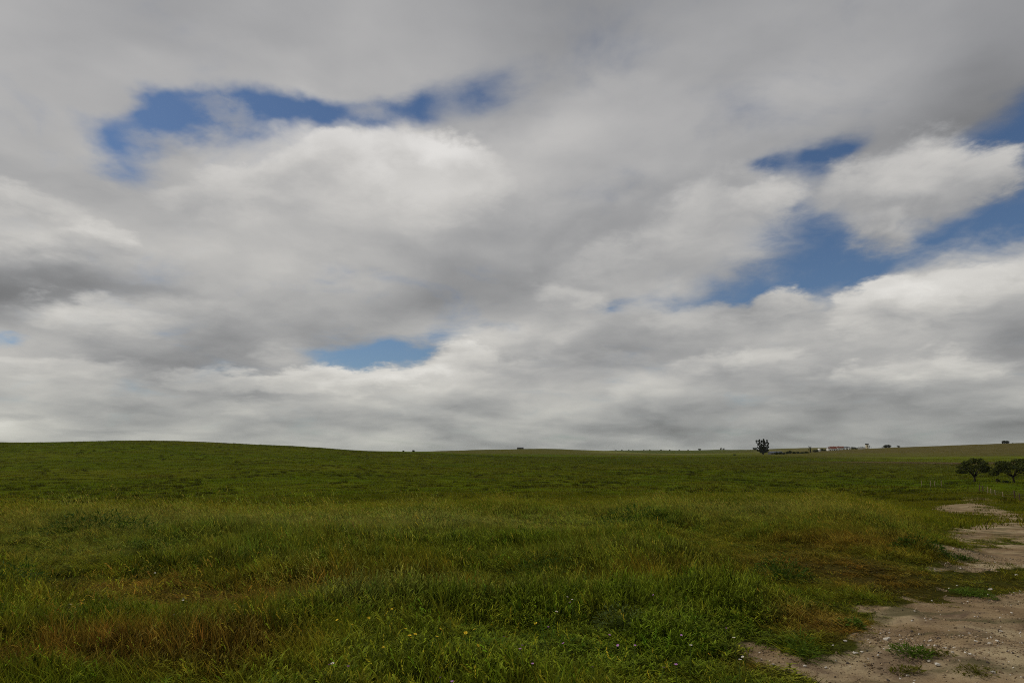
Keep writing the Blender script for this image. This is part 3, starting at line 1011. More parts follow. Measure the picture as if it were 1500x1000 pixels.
def instancer(name, pos, rot, scl, idx, tint, coll, kind='stuff'):
    me = bpy.data.meshes.new(name)
    n = len(pos)
    me.vertices.add(n)
    me.vertices.foreach_set('co', np.asarray(pos, np.float32).reshape(-1))
    for an, dt, arr, key in (('rot', 'FLOAT_VECTOR', rot, 'vector'), ('scl', 'FLOAT_VECTOR', scl, 'vector'), ('idx', 'INT', idx, 'value'), ('tint', 'FLOAT_COLOR', tint, 'color')):
        at = me.attributes.new(an, dt, 'POINT')
        at.data.foreach_set(key, np.asarray(arr, np.int32 if dt == 'INT' else np.float32).reshape(-1))
    ob = bpy.data.objects.new(name, me)
    ob['kind'] = kind
    COL.objects.link(ob)
    ng = bpy.data.node_groups.new(name + '_scatter', 'GeometryNodeTree')
    ng.interface.new_socket('Geometry', in_out='INPUT', socket_type='NodeSocketGeometry')
    ng.interface.new_socket('Geometry', in_out='OUTPUT', socket_type='NodeSocketGeometry')
    gi, go = ng.nodes.new('NodeGroupInput'), ng.nodes.new('NodeGroupOutput')
    ci = ng.nodes.new('GeometryNodeCollectionInfo')
    ci.inputs['Collection'].default_value = coll
    ci.inputs['Separate Children'].default_value = True
    ci.inputs['Reset Children'].default_value = True
    iop = ng.nodes.new('GeometryNodeInstanceOnPoints')

    def named(nm, dt):
        a = ng.nodes.new('GeometryNodeInputNamedAttribute')
        a.data_type = dt
        a.inputs[0].default_value = nm
        return a.outputs[0]
    e2r = ng.nodes.new('FunctionNodeEulerToRotation')
    ng.links.new(named('rot', 'FLOAT_VECTOR'), e2r.inputs[0])
    ng.links.new(gi.outputs[0], iop.inputs['Points'])
    ng.links.new(ci.outputs[0], iop.inputs['Instance'])
    iop.inputs['Pick Instance'].default_value = True
    ng.links.new(named('idx', 'INT'), iop.inputs['Instance Index'])
    ng.links.new(e2r.outputs[0], iop.inputs['Rotation'])
    ng.links.new(named('scl', 'FLOAT_VECTOR'), iop.inputs['Scale'])
    ng.links.new(iop.outputs[0], go.inputs[0])
    md = ob.modifiers.new('scatter', 'NODES')
    md.node_group = ng
    return ob


def scatter(n, r0, r1, azlim=43.0):
    """n points, even over the ground between two radii in front of the camera"""
    r = np.sqrt(rng.uniform(r0 * r0, r1 * r1, n))
    a = np.radians(rng.uniform(-azlim, azlim, n))
    return r * np.sin(a), r * np.cos(a), r


def tint4(c):
    o = np.ones((len(c), 4), np.float32)
    o[:, :3] = c
    return o


def meadow(n, r0, r1, mode, azlim=43.0):
    X, Y, r = scatter(n, r0, r1, azlim)
    b = bare_sd(X, Y)
    low = zsum(X, Y, LOW)
    cor = corridor(X, Y)
    c, ru, lu, pa = sward_colour(X, Y)
    nh = fbm(X, Y, 0.5, 3, 91)
    nherb = fbm(X, Y, 0.8, 3, 97)
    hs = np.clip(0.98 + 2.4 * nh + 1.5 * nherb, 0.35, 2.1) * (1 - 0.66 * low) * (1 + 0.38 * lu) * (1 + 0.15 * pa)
    hs *= 1 - 0.55 * cor
    hs *= 0.74 + 0.26 * np.clip((r - 5) / 9, 0, 1)
    hs *= 1 - 0.42 * np.clip((r - 12) / 8, 0, 1)
    edge = np.clip((b + 0.03) / 0.07, 0, 1) * (1 - 0.45 * cor)
    hs *= 0.42 + 0.58 * np.clip(b / 0.30, 0, 1)
    u = rng.random(n)
    keep = (u < edge) | ((b < 0) & (rng.random(n) < 0.16 * np.exp(np.minimum(b, 0) / 0.10)))
    u2 = rng.random(n)
    idx = rng.integers(0, 3, n)
    if mode == 'near':
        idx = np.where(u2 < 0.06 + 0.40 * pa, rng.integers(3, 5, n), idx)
        herb = np.clip(0.42 + 1.8 * nherb + 0.6 * lu - 0.5 * ru, 0.05, 0.95)
        idx = np.where(rng.random(n) < herb, rng.integers(5, 7, n), idx)
        idx = np.where((b < 0.12) | (rng.random(n) < 0.5 * low), 7, idx)
        idx = np.where(rng.random(n) < .93 * cor, 7, idx)
        tone = rng.uniform(0.55, 1.85, n)
    else:
        idx = np.where(u2 < 0.30 + 0.4 * pa, 9, 8)
        hs = np.where(cor > .3, hs * .45, hs)
        tone = rng.uniform(0.6, 1.6, n)
    c = c * tone[:, None]
    # individual plants drift towards straw or towards deep green
    dr = rng.random(n)[:, None]
    c = np.where(dr < 0.10, c * np.array([1.5, 1.25, 1.3]), np.where(dr > 0.9, c * np.array([0.7, 0.95, 0.8]), c))
    dry = np.clip(-b / .03, 0, 1)[:, None] * rng.random(n)[:, None]
    c = c * (1 - dry) + np.array([0.20, 0.145, 0.060]) * dry
    Z = base_h(X, Y) + bump_h(X, Y, b)
    rot = np.stack([rng.normal(0, .08, n), rng.normal(0, .08, n), rng.normal(0, 0.9, n)], 1)
    herbm = (idx == 5) | (idx == 6)
    rot[herbm, 2] = rng.uniform(0, 6.28, herbm.sum())
    s = np.stack([rng.uniform(.85, 1.25, n)] * 2 + [hs * rng.uniform(.8, 1.2, n)], 1)
    return [a[keep] for a in (np.stack([X, Y, Z], 1), rot, s, idx, c)]


def hillside(n, r0, r1, mode, azlim=43.0, power=1.0):
    rr_ = np.exp(rng.uniform(math.log(r0), math.log(r1), n)) if power == 0 else np.sqrt(rng.uniform(r0 * r0, r1 * r1, n))
    a = np.radians(rng.uniform(-azlim, azlim, n))
    X, Y = rr_ * np.sin(a), rr_ * np.cos(a)
    b = bare_sd(X, Y)
    nf = np.clip((rr_ - 22) / 30, 0, 1)[:, None]
    sw, _, _, _ = sward_colour(X, Y)
    c = field_colour(X, Y) * 1.25 * nf + sw * (1 - nf)
    nz = fbm(X, Y, 0.05, 3, 101)
    keep = (b > 0.0) & (rng.random(n) > .75 * corridor(X, Y))
    if mode == 'turf':
        idx = np.full(n, 10)
        tone = rng.uniform(0.7, 1.35, n)
        hs = np.clip(1 + 1.5 * nz, .5, 1.8)
    elif mode == 'clump':
        idx = np.full(n, 11)
        tone = rng.uniform(0.25, 0.65, n)
        hs = rng.uniform(0.7, 2.0, n)
        keep &= nz + rng.normal(0, .12, n) > 0.02 + .14 * np.clip((190 - rr_) / 90, 0, 1)
    else:
        idx = np.full(n, 12)
        tone = rng.uniform(0.7, 1.35, n)
        hs = rng.uniform(0.7, 1.4, n)
    Z = base_h(X, Y) + bump_h(X, Y, b)
    rot = np.stack([np.zeros(n), np.zeros(n), rng.uniform(0, 6.28, n)], 1)
    s = np.stack([rng.uniform(.8, 1.3, n), rng.uniform(.8, 1.3, n), hs], 1)
    return [q[keep] for q in (np.stack([X, Y, Z], 1), rot, s, idx, c * tone[:, None])]


parts = [meadow(9000, 2.6, 9, 'near', 46), meadow(22000, 9, 20, 'near'), meadow(16000, 18, 36, 'mid'),
         hillside(30000, 30, 130, 'turf'), hillside(26000, 120, 560, 'far'), hillside(6500, 95, 540, 'clump', power=0)]
P_, Ro, Sc, Ix, Ti = [np.concatenate(q) for q in zip(*parts)]
grass = instancer('grass', P_, Ro, Sc, Ix, tint4(Ti), PROTO)


# ------------------------------------------------------------------ things: helpers
def tag(o, label, cat, group=None):
    o['label'] = label
    o['category'] = cat
    if group:
        o['group'] = group
    return o


def thing(name, loc, label, cat, group=None, rz=0.0):
    o = bpy.data.objects.new(name, None)
    o.empty_display_size = 0.2
    COL.objects.link(o)
    o.location = loc
    o.rotation_euler = (0, 0, rz)
    return tag(o, label, cat, group)


class MB:
    def __init__(self):
        self.v, self.f = [], []

    def box(self, x0, x1, y0, y1, z0, z1):
        i = len(self.v)
        self.v += [(x0, y0, z0), (x1, y0, z0), (x1, y1, z0), (x0, y1, z0), (x0, y0, z1), (x1, y0, z1), (x1, y1, z1), (x0, y1, z1)]
        self.f += [tuple(i + k for k in q) for q in ((0, 3, 2, 1), (4, 5, 6, 7), (0, 1, 5, 4), (1, 2, 6, 5), (2, 3, 7, 6), (3, 0, 4, 7))]

    def tube(self, pts, rad, n=6):
        i0 = len(self.v)
        pts = [Vector(p) for p in pts]
        for k, p in enumerate(pts):
            d = (pts[min(k + 1, len(pts) - 1)] - pts[max(k - 1, 0)]).normalized()
            a = d.orthogonal().normalized()
            b = d.cross(a)
            r = rad[k] if isinstance(rad, (list, tuple)) else rad
            for j in range(n):
                t = 2 * math.pi * j / n
                self.v.append(tuple(p + a * (r * math.cos(t)) + b * (r * math.sin(t))))
        for k in range(len(pts) - 1):
            for j in range(n):
                j2 = (j + 1) % n
                self.f.append((i0 + k * n + j, i0 + k * n + j2, i0 + (k + 1) * n + j2, i0 + (k + 1) * n + j))
        self.f.append(tuple(i0 + (len(pts) - 1) * n + j for j in range(n)))
        self.f.append(tuple(i0 + j for j in reversed(range(n))))

    def quad(self, c, n, u, w, h):
        n, u = Vector(n).normalized(), Vector(u)
        s_ = n.cross(u)
        if s_.length < 1e-4:
            s_ = n.orthogonal()
        s_.normalize()
        t_ = n.cross(s_)
        c = Vector(c)
        i = len(self.v)
        self.v += [tuple(c - t_ * h / 2), tuple(c + s_ * w / 2), tuple(c + t_ * h / 2), tuple(c - s_ * w / 2)]
        self.f.append((i, i + 1, i + 2, i + 3))

    def build(self, name, mat, parent=None, smooth=False):
        me = bpy.data.meshes.new(name)
        me.from_pydata(self.v, [], self.f)
        me.materials.append(mat)
        if smooth:
            me.polygons.foreach_set('use_smooth', [True] * len(me.polygons))
        o = bpy.data.objects.new(name, me)
        COL.objects.link(o)
        if parent:
            o.parent = parent
        return o


M_OAK = plain_leaf('oak_leaves', (0.058, 0.068, 0.014), 0.7, 0.25, 1.2)
M_GUM = plain_leaf('gum_leaves', (0.030, 0.038, 0.018), 0.5, 0.2, 0.8)
M_BUSH = plain_leaf('bush_leaves', (0.032, 0.042, 0.012), 0.5, 0.2, 1.5)
M_HAZY = plain_leaf('haze_grey_oak_leaves', (0.055, 0.062, 0.036), 0.4, 0.2, 0.6)  # grey of the distant haze mixed into the leaf colour
M_BARK = rough_mat('bark', (0.055, 0.042, 0.030), 0.4, 4.0, 0.9, 0.03)
M_WHITE = rough_mat('whitewash', (0.74, 0.72, 0.67), 0.12, 0.9, 0.85)
M_CREAM = rough_mat('cream_render', (0.62, 0.54, 0.38), 0.15, 0.8, 0.85)
M_SHEDW = rough_mat('dark_shed_wall', (0.10, 0.10, 0.10), 0.2, 0.8, 0.85)
M_GREYW = rough_mat('grey_wall', (0.46, 0.47, 0.46), 0.15, 0.8, 0.85)
M_TILE = rough_mat('terracotta_tiles', (0.16, 0.062, 0.045), 0.3, 1.2, 0.85)
M_SHEET = rough_mat('grey_sheet_roof', (0.11, 0.125, 0.15), 0.2, 0.7, 0.6)
M_DARK = rough_mat('dark_opening', (0.020, 0.020, 0.022), 0.2, 3, 0.7)
M_PALEWOOD = rough_mat('weathered_pale_wood', (0.25, 0.20, 0.12), 0.35, 9, 0.9, 0.01)
M_DARKWOOD = rough_mat('old_dark_wood', (0.085, 0.058, 0.036), 0.4, 9, 0.9, 0.01)
M_WIRE = rough_mat('rusty_wire', (0.16, 0.12, 0.09), 0.3, 20, 0.6)
M_STONE = rough_mat('white_stone', (0.56, 0.51, 0.43), 0.2, 40, 0.85, 0.004)


# ------------------------------------------------------------------ trees and bushes
def leaf_cloud(m, c, rx, ry, rz, n, size, hollow=0.35):
    for _ in range(n):
        while True:
            x, y, z = U(-1, 1), U(-1, 1), U(-1, 1)
            q = x * x + y * y + z * z
            if hollow ** 2 < q < 1:
                break
        nrm = (x + G_(0, .6), y + G_(0, .6), z + 0.4 + G_(0, .6))
        m.quad((c[0] + x * rx, c[1] + y * ry, c[2] + z * rz), nrm, (G_(0, 1), G_(0, 1), G_(0, 1)), size * U(.6, 1.3), size * U(.8, 1.7))


def crown_tree(loc, label, trunks, clumps, leaf, per, mat, group=None, name='tree', cat='tree'):
    """trunks: list of (points, radii); clumps: (x, y, z, rx, rz) relative to the base"""
    t = thing(name, loc, label, cat, group)
    m = MB()
    for pts, rad in trunks:
        m.tube(pts, rad, 7)
    m.build('trunk', M_BARK, t, True)
    c = MB()
    for x, y, z, rx, rz in clumps:
        leaf_cloud(c, (x, y, z), rx, rx * U(.85, 1.1), rz, max(6, int(per * (rx * rx * rz) ** 0.6)), leaf)
    c.build('crown', mat, t)
    return t


def bush(px, Y, w, h, label, mat=None, group=None, leaf=None, dz=-0.15, cat='bush', name='bush'):
    """low shrub: short stems under an uneven mound of leaves"""
    loc = spot(px, Y, dz)
    t = thing(name, loc, label, cat, group)
    m = MB()
    for k in range(4):
        a = U(0, 6.28)
        m.tube([(0, 0, -0.1), (0.18 * w * math.cos(a), 0.18 * w * math.sin(a), h * 0.5)], [w * 0.025, w * 0.012], 5)
    m.build('stem', M_BARK, t)
    c = MB()
    leaf = leaf or max(0.12, w * 0.07)
    for k in range(7):
        x, y = U(-.33, .33) * w, U(-.25, .25) * w
        leaf_cloud(c, (x, y, h * U(.38, .62)), w * U(.18, .28), w * U(.16, .24), h * U(.28, .42), 60, leaf)
    leaf_cloud(c, (0, 0, h * .42), w * .48, w * .4, h * .42, 160, leaf, 0.2)
    c.build('foliage', mat or M_BUSH, t)
    return t


def oak_at(loc, label, W_, Ht, lowest, seed, fork=0.9, per=100, leaf=0.27, mat=None, extra=()):
    random.seed(seed)
    tr = [([(0, 0, -.3), (0.05, 0, fork * .5), (0.0, 0, fork)], [.26, .19, .17])]
    cl = []
    n = 9
    for k in range(n):
        a = 2 * math.pi * k / n + U(-.25, .25)
        rad = W_ * 0.5 * U(.55, .82)
        z1 = Ht * U(.44, .80)
        tip = (rad * math.cos(a), rad * math.sin(a) * .8, z1)
        mid = (tip[0] * .38 + U(-.1, .1), tip[1] * .38, fork + (z1 - fork) * .55)
        tr.append(([(0, 0, fork - .1), mid, tip], [.13, .085, .03]))
        cl.append((tip[0], tip[1], z1, W_ * U(.10, .17), Ht * U(.07, .13)))
        cl.append((tip[0] * .72, tip[1] * .72, z1 + Ht * U(.02, .12), W_ * U(.13, .18), Ht * U(.09, .14)))
        if R_() < .6:
            cl.append((tip[0] * 1.12, tip[1], max(lowest + .3, z1 - Ht * U(.12, .24)), W_ * U(.09, .14), Ht * U(.07, .11)))
    for k in range(12):
        a = U(0, 6.28)
        cl.append((W_ * U(.40, .56) * math.cos(a), W_ * .4 * math.sin(a), Ht * U(.42, .78), W_ * U(.04, .08), Ht * U(.03, .06)))
    for k in range(7):
        cl.append((U(-.26, .26) * W_, U(-.2, .2) * W_, Ht * U(.74, .90), W_ * U(.10, .17), Ht * U(.08, .12)))
    cl += list(extra)
    return crown_tree(loc, label, tr, cl, leaf, per, mat or M_OAK, 'spreading trees beside the track')


l1 = spot(1428, 147)
oak_at(l1, 'dark spreading tree with a forked trunk, left of the two by the track', 6.6, 5.1, 1.7, 21, fork=1.0,
       extra=[(-2.9, 0, 2.2, .7, .55), (-2.3, .3, 2.0, .6, .4), (2.7, 0, 2.5, .7, .5)])
l2 = spot(1485, 142)
oak_at(l2, 'dark broad tree with a leaning trunk, cut off by the right edge', 9.2, 5.0, 1.5, 33, fork=1.15, per=110,
       extra=[(-4.1, 0, 2.2, .9, .7), (-3.5, .3, 1.9, .8, .5), (-3.0, -.5, 2.8, 1.1, .8)])
bush(1475, 140, 1.6, 0.75, 'low dark bush under the broad tree at the right edge')
bush(1462, 143, 0.8, 1.0, 'thin brownish bush between the two dark trees by the track', plain_leaf('dry_bush_leaves', (0.09, 0.08, 0.03), .4))
bush(1394, 141, 2.6, 0.5, 'low dark scrub right of the four pale posts')

# the tall open tree standing alone on the ridge
random.seed(5)
lt = spot(1118, 568, -0.4)
tr = [([(0, 0, -.5), (0, 0, 1.8)], [.55, .42])]
cl = [(0, 0, 2.2, 1.3, 1.3), (0.2, 0, 3.6, 1.9, 1.3), (-1.0, 0, 4.6, 1.6, 1.1), (1.1, 0, 4.4, 1.6, 1.1), (-.4, .5, 6.0, 1.9, 1.2), (.8, -.4, 6.2, 1.8, 1.1)]
for ang, L in ((-56, 6.2), (-43, 7.6), (-30, 12.2), (-22, 11.0), (-13, 11.9), (-4, 10.6), (4, 11.8), (13, 10.9), (21, 12.0), (31, 10.4), (44, 8.0), (58, 6.4)):
    a = math.radians(ang)
    yy = U(-1.2, 1.2)
    tip = (.84 * L * math.sin(a), yy, .9 + L * math.cos(a))
    tr.append(([(0, 0, 1.2), (tip[0] * .5, yy * .5, 1.2 + (tip[2] - 1.2) * .52), tip], [.26, .16, .05]))
    for f in (.42, .54, .66, .78, .90, 1.0):
        cl.append((tip[0] * f + U(-.35, .35), yy * f, 1.0 + (tip[2] - 1.0) * f + U(-.3, .3), U(.5, .95), U(.45, .8)))
crown_tree(lt, 'tall dark tree with fanned upward branches, alone on the ridge left of the farm', tr, cl, .50, 120, M_GUM)

# lopped column-like tree left of the farm
lp = spot(1187, 690, -0.3)
crown_tree(lp, 'narrow dark tree with a forked top standing in the hedge left of the farm',
           [([(0, 0, -.5), (.1, 0, 5.0)], [.4, .25]), ([(0, 0, 3.6), (-1.0, 0, 6.0)], [.18, .1]), ([(0, 0, 4.2), (1.0, 0, 6.2)], [.18, .1])],
           [(0.2, 0, z, .75, .7) for z in (1, 2, 3, 4, 5)] + [(-.9, 0, 5.5, .6, .45), (-1.2, 0, 6.3, .7, .35), (1.1, 0, 6.2, .6, .35), (-1.5, 0, 3.2, .55, .7)], .5, 60, M_GUM)

# far rounded oaks along the skylines
def far_oak(px, Y, w, h, label, seed, mat=None, group='far trees on the skyline', dz=-0.5):
    random.seed(seed)
    cl = [(U(-.3, .3) * w, U(-.3, .3) * w, h * U(.35, .66), w * U(.2, .27), h * U(.22, .3)) for _ in range(7)] + [(0, 0, h * .42, w * .38, h * .42)]
    return crown_tree(spot(px, Y, dz), label, [([(0, 0, -.6), (0, 0, h * .5)], [w * .05, w * .035])], cl, w * .09, 40 / max(1, w * .12), mat or M_HAZY, group)


far_oak(1106, 1500, 10, 6.5, 'small rounded grey tree just left of the tall ridge tree', 1)
far_oak(1222.5, 815, 4.4, 5.6, 'dark round treetop behind the red roofs of the farm', 2, M_GUM)
far_oak(1249.5, 800, 4.6, 4.0, 'grey bushy tree right of the pale farm building, left one of the pair', 3)
far_oak(1253, 802, 3.8, 3.6, 'grey bushy tree right of the pale farm building, right one of the pair', 4)
far_oak(1273.5, 786, 2.2, 5.6, 'dark narrow tree against the right side of the cream tower', 5, M_GUM)
far_oak(1276.3, 790, 1.4, 4.2, 'small dark tree just right of the cream tower', 6, M_GUM)
far_oak(1292.5, 790, 2.2, 2.6, 'small dark round bush-like tree between the tower and the wide grey trees', 7, M_GUM)
far_oak(1298, 792, 6.4, 4.6, 'wide grey round tree right of the farm, left half of a joined pair', 8)
far_oak(1303, 794, 6.0, 4.8, 'wide grey round tree right of the farm, right half of a joined pair', 9)
far_oak(1316, 796, 4.0, 3.4, 'lone small grey tree on the ridge to the right of the farm', 10)
far_oak(1471, 742, 6.6, 4.4, 'sloping grey tree on the top of the right-hand ridge', 12)
far_oak(1475.5, 744, 5.2, 4.0, 'grey tree joined to the sloping one on the right-hand ridge', 13)
far_oak(1483.5, 740, 2.2, 1.6, 'tiny dark tree at the right of the trees on the right-hand ridge', 14, M_GUM)
far_oak(1025, 2150, 9, 6, 'tiny dark tree on the far skyline between the centre and the tall tree', 15)
far_oak(1056, 2180, 7, 7, 'left one of two tiny trees on the skyline left of the tall tree', 16)
far_oak(1060, 2180, 7, 6, 'right one of two tiny trees on the skyline left of the tall tree', 17)
for k, px in enumerate((902, 911, 921, 927, 943, 952, 968, 981, 995, 1008)):
    far_oak(px, 2960, U(6, 11), U(3.2, 5), ('first', 'second', 'third', 'fourth', 'fifth', 'sixth', 'seventh', 'eighth', 'ninth', 'last')[k] + ' from the left of the tiny trees along the hazy far ridge', 30 + k, group='tiny trees along the hazy far ridge', dz=-0.8)

random.seed(77)
bush(606, 600, 2.6, 1.9, 'dark bush on the saddle where the left hill meets the far ridge', leaf=.3)
bush(591, 590, 1.9, 1.2, 'smaller dark bush left of the one on the saddle', leaf=.25)
bush(1076, 590, 2.8, 1.3, 'low dark bush on the ridge left of the tall tree', leaf=.3)
for px, Y, w, h, lab in ((1137, 572, 3.2, 1.9, 'dark bush at the right end of the tall tree, first in the hedge row'), (1143, 572, 3.2, 2.0, 'dark bush in front of the low grey shed roof'),
                         (1148, 572, 2.4, 1.5, 'small dark bush at the right end of the low grey shed'), (1153, 598, 3.6, 2.0, 'dark bush left of the tallest one in the hedge row'),
                         (1158, 602, 3.8, 2.8, 'tallest rounded bush of the hedge row'), (1163, 606, 3.4, 1.9, 'dark bush right of the tallest one in the hedge row'),
                         (1168.5, 612, 2.8, 2.0, 'rounded bush before the gap in the hedge row'), (1175, 622, 4.2, 1.5, 'low dark bush after the gap in the hedge row'),
                         (1181, 636, 4.0, 1.6, 'low dark bush left of the narrow forked tree'), (1193, 720, 4.4, 2.6, 'blocky dark bush right of the narrow forked tree'),
                         (1197, 730, 4.0, 2.6, 'blocky dark bush left of the small white shed'), (1204, 770, 2.6, 2.6, 'dark bush at the right wall of the small white shed'),
                         (1208, 780, 3.6, 1.8, 'low dark hedge bush between the white shed and the farm'), (1211.5, 784, 3.4, 2.6, 'dark hedge bush against the left farmhouse'),
                         (1257, 800, 5, 2.0, 'dark hedge bush at the left end of the long white wall'), (1263, 800, 6, 2.2, 'dark hedge bush behind the long white wall'),
                         (1267.5, 800, 4, 2.0, 'dark hedge bush left of the cream tower')):
    bush(px, Y, w * 1.2, h * 1.3, lab, group='hedge bushes left of and around the farm', leaf=.32)


# ------------------------------------------------------------------ farm buildings
def house(name, label, cat, px0, px1, Y, depth, wall_h, roof_h, wmat, rmat, openings=(), gable_front=False, group=None, over=0.25, chimney=None):
    a, b = spot(px0, Y), spot(px1, Y)
    x0, x1 = a.x, b.x
    z = min(a.z, b.z) - 0.1
    cx = (x0 + x1) / 2
    t = thing(name, (cx, Y, z), label, cat, group)
    w = (x1 - x0) / 2
    m = MB()
    m.box(-w, w, 0, depth, -1.0, wall_h)
    i = len(m.v)
    if gable_front:
        m.v += [(-w, 0, wall_h), (w, 0, wall_h), (0, 0, wall_h + roof_h), (-w, depth, wall_h), (w, depth, wall_h), (0, depth, wall_h + roof_h)]
    else:
        m.v += [(-w, 0, wall_h), (-w, depth, wall_h), (-w, depth / 2, wall_h + roof_h), (w, 0, wall_h), (w, depth, wall_h), (w, depth / 2, wall_h + roof_h)]
    m.f += [(i, i + 1, i + 2), (i + 5, i + 4, i + 3)]
    m.build('wall', wmat, t)
    r = MB()
    o, th = over, 0.18
    if gable_front:
        prof = [(-w - o, wall_h - o * roof_h / w), (0, wall_h + roof_h), (w + o, wall_h - o * roof_h / w)]
        for (xa, za), (xb, zb) in zip(prof[:-1], prof[1:]):
            i = len(r.v)
            r.v += [(xa, -o, za + .02), (xb, -o, zb + .02), (xb, depth + o, zb + .02), (xa, depth + o, za + .02), (xa, -o, za + th), (xb, -o, zb + th), (xb, depth + o, zb + th), (xa, depth + o, za + th)]
            r.f += [tuple(i + k for k in q) for q in ((0, 3, 2, 1), (4, 5, 6, 7), (0, 1, 5, 4), (1, 2, 6, 5), (2, 3, 7, 6), (3, 0, 4, 7))]
    else:
        h2 = depth / 2
        prof = [(-o, wall_h - o * roof_h / h2), (h2, wall_h + roof_h), (depth + o, wall_h - o * roof_h / h2)]
        for (ya, za), (yb, zb) in zip(prof[:-1], prof[1:]):
            i = len(r.v)
            r.v += [(-w - o, ya, za + .02), (w + o, ya, za + .02), (w + o, yb, zb + .02), (-w - o, yb, zb + .02), (-w - o, ya, za + th), (w + o, ya, za + th), (w + o, yb, zb + th), (-w - o, yb, zb + th)]
            r.f += [tuple(i + k for k in q) for q in ((0, 3, 2, 1), (4, 5, 6, 7), (0, 1, 5, 4), (1, 2, 6, 5), (2, 3, 7, 6), (3, 0, 4, 7))]
    ro = r.build('roof', rmat, t)
    if chimney is not None:
        c = MB()
        c.box(chimney - .35, chimney + .35, depth * .5 - .3, depth * .5 + .3, wall_h + roof_h * .6, wall_h + roof_h + .9)
        c.build('chimney', M_WHITE, ro)
    for kind, ox, ow, oz, oh in openings:
        d = MB()
        d.box(ox - ow / 2, ox + ow / 2, -0.06, 0.05, oz, oz + oh)
        d.build(kind, M_DARK, t)
    return t


G_FARM = 'buildings of the farm on the ridge'
house('shed', 'small white shed with a dark doorway, left of the farm', 'shed', 1200.2, 1203, 775, 4, 2.3, .8, M_WHITE, M_WHITE, [('door', .6, .7, -.2, 1.5)], True)
house('farmhouse', 'white left-hand house of the farm with a dark doorway', 'house', 1213.6, 1217.2, 775, 5, 3.1, .7, M_WHITE, M_TILE, [('door', .7, 1.0, -.2, 1.7)], False)
house('farmhouse', 'long farm building with the widest terracotta roof over whitewashed walls', 'house', 1217.6, 1227, 782, 9, 2.5, 2.4, M_WHITE, M_TILE, [('window', -2.4, .8, .6, .8), ('door', .2, 1.0, -.2, 1.7), ('window', 2.2, .8, .6, .8)], False, chimney=1.6)
house('farmhouse', 'white-walled farm building with a flat terracotta roof, middle of the farm', 'house', 1227.6, 1238.6, 786, 8, 2.9, 1.6, M_WHITE, M_TILE, [('window', -2.6, .7, .7, .8), ('door', 2.6, 1.6, -.2, 1.9)], False, chimney=-2.0)
house('barn', 'pale grey gabled building at the right end of the red roofs', 'barn', 1239.4, 1242.6, 782, 8, 2.7, 1.0, M_GREYW, M_SHEET, [('door', 0, 1.0, -.2, 1.7)], True)
house('barn', 'pale low building with a flat white front, right end of the farm', 'barn', 1242.9, 1246.2, 780, 7, 2.5, .6, M_WHITE, M_SHEET, [('window', 0, .7, .6, .7)], False)
house('shed', 'low grey sheet-roofed shed behind the hedge right of the tall tree', 'shed', 1129, 1147, 632, 7, 1.6, 1.3, M_SHEDW, M_SHEET, [('door', 1.0, 1.6, -.2, 1.6)], False)
house('barn', 'low dark barn on the skyline of the far middle ridge', 'barn', 757.5, 767, 1000, 8, 1.8, .7, M_SHEDW, M_SHEET, [('door', 0, 2.2, -.2, 1.8), ('window', 3, .8, .7, .7)], False)

# long low white wall
a, b = spot(1257, 785), spot(1268.2, 785)
w = (b.x - a.x) / 2
t = thing('boundary_wall', ((a.x + b.x) / 2, 785, min(a.z, b.z)), 'long low white wall left of the cream tower', 'wall')
m = MB()
m.box(-w, w, 0, .35, -1, 1.4)
m.build('wall', M_WHITE, t)
m = MB()
m.box(-w - .05, w + .05, -.05, .4, 1.403, 1.52)
m.build('coping', M_CREAM, t)
# cream tower
a, b = spot(1269.6, 784), spot(1272.6, 784)
w = (b.x - a.x) / 2
t = thing('water_tower', ((a.x + b.x) / 2, 784, min(a.z, b.z)), 'square cream water tower with a dark cap at the right of the farm', 'tower')
m = MB()
m.box(-w, w, 0, 2.4, -1, 4.7)
m.build('wall', M_CREAM, t)
m = MB()
m.box(-w - .3, w + .3, -.3, 2.7, 4.703, 5.6)
m.build('tank', M_DARK, t)
m = MB()
m.box(-.3, .3, -.05, .05, 2.6, 3.4)
m.build('window', M_DARK, t)
# mast on the hazy ridge
lm = spot(899.5, 2940)
t = thing('radio_mast', lm, 'thin mast at the left end of the hazy far ridge', 'mast')
m = MB()
m.tube([(0, 0, -1), (0, 0, 14)], [.45, .25], 6)
m.build('pole', M_SHEET, t)
m = MB()
m.box(-1.2, 1.2, -.15, .15, 11.5, 11.9)
m.build('crossarm', M_SHEET, t)

# ------------------------------------------------------------------ posts and fence
random.seed(3)


def post_mesh(h, r, lean=0.0, n=7):
    m = MB()
    pts = [(lean * k / 4 + G_(0, r * .18), G_(0, r * .18), -0.3 + (h + .3) * k / 4) for k in range(5)]
    m.tube(pts, [r * U(.9, 1.1) for _ in pts[:-1]] + [r * .75], n)
    return m


for px, Y, h, ln, lab in ((1351, 137, 1.1, -.12, 'leftmost of the four pale posts in the pasture'), (1363.5, 131, 1.25, .02, 'second and tallest of the four pale posts in the pasture'),
                          (1369.5, 133, 1.0, .06, 'third of the four pale posts, with a broken rail hanging off it'), (1379.5, 132, 1.1, .0, 'rightmost of the four pale posts in the pasture')):
    t = thing('fence_post', spot(px, Y), lab, 'post', 'pale posts in the pasture')
    post_mesh(h, .062, ln).build('post', M_PALEWOOD, t, True)
    if 'rail' in lab:
        m = MB()
        m.tube([(-.1, -.1, .95), (.25, -.12, .80), (.52, -.12, .50)], [.05, .045, .03], 6)
        m.build('rail', M_PALEWOOD, t, True)

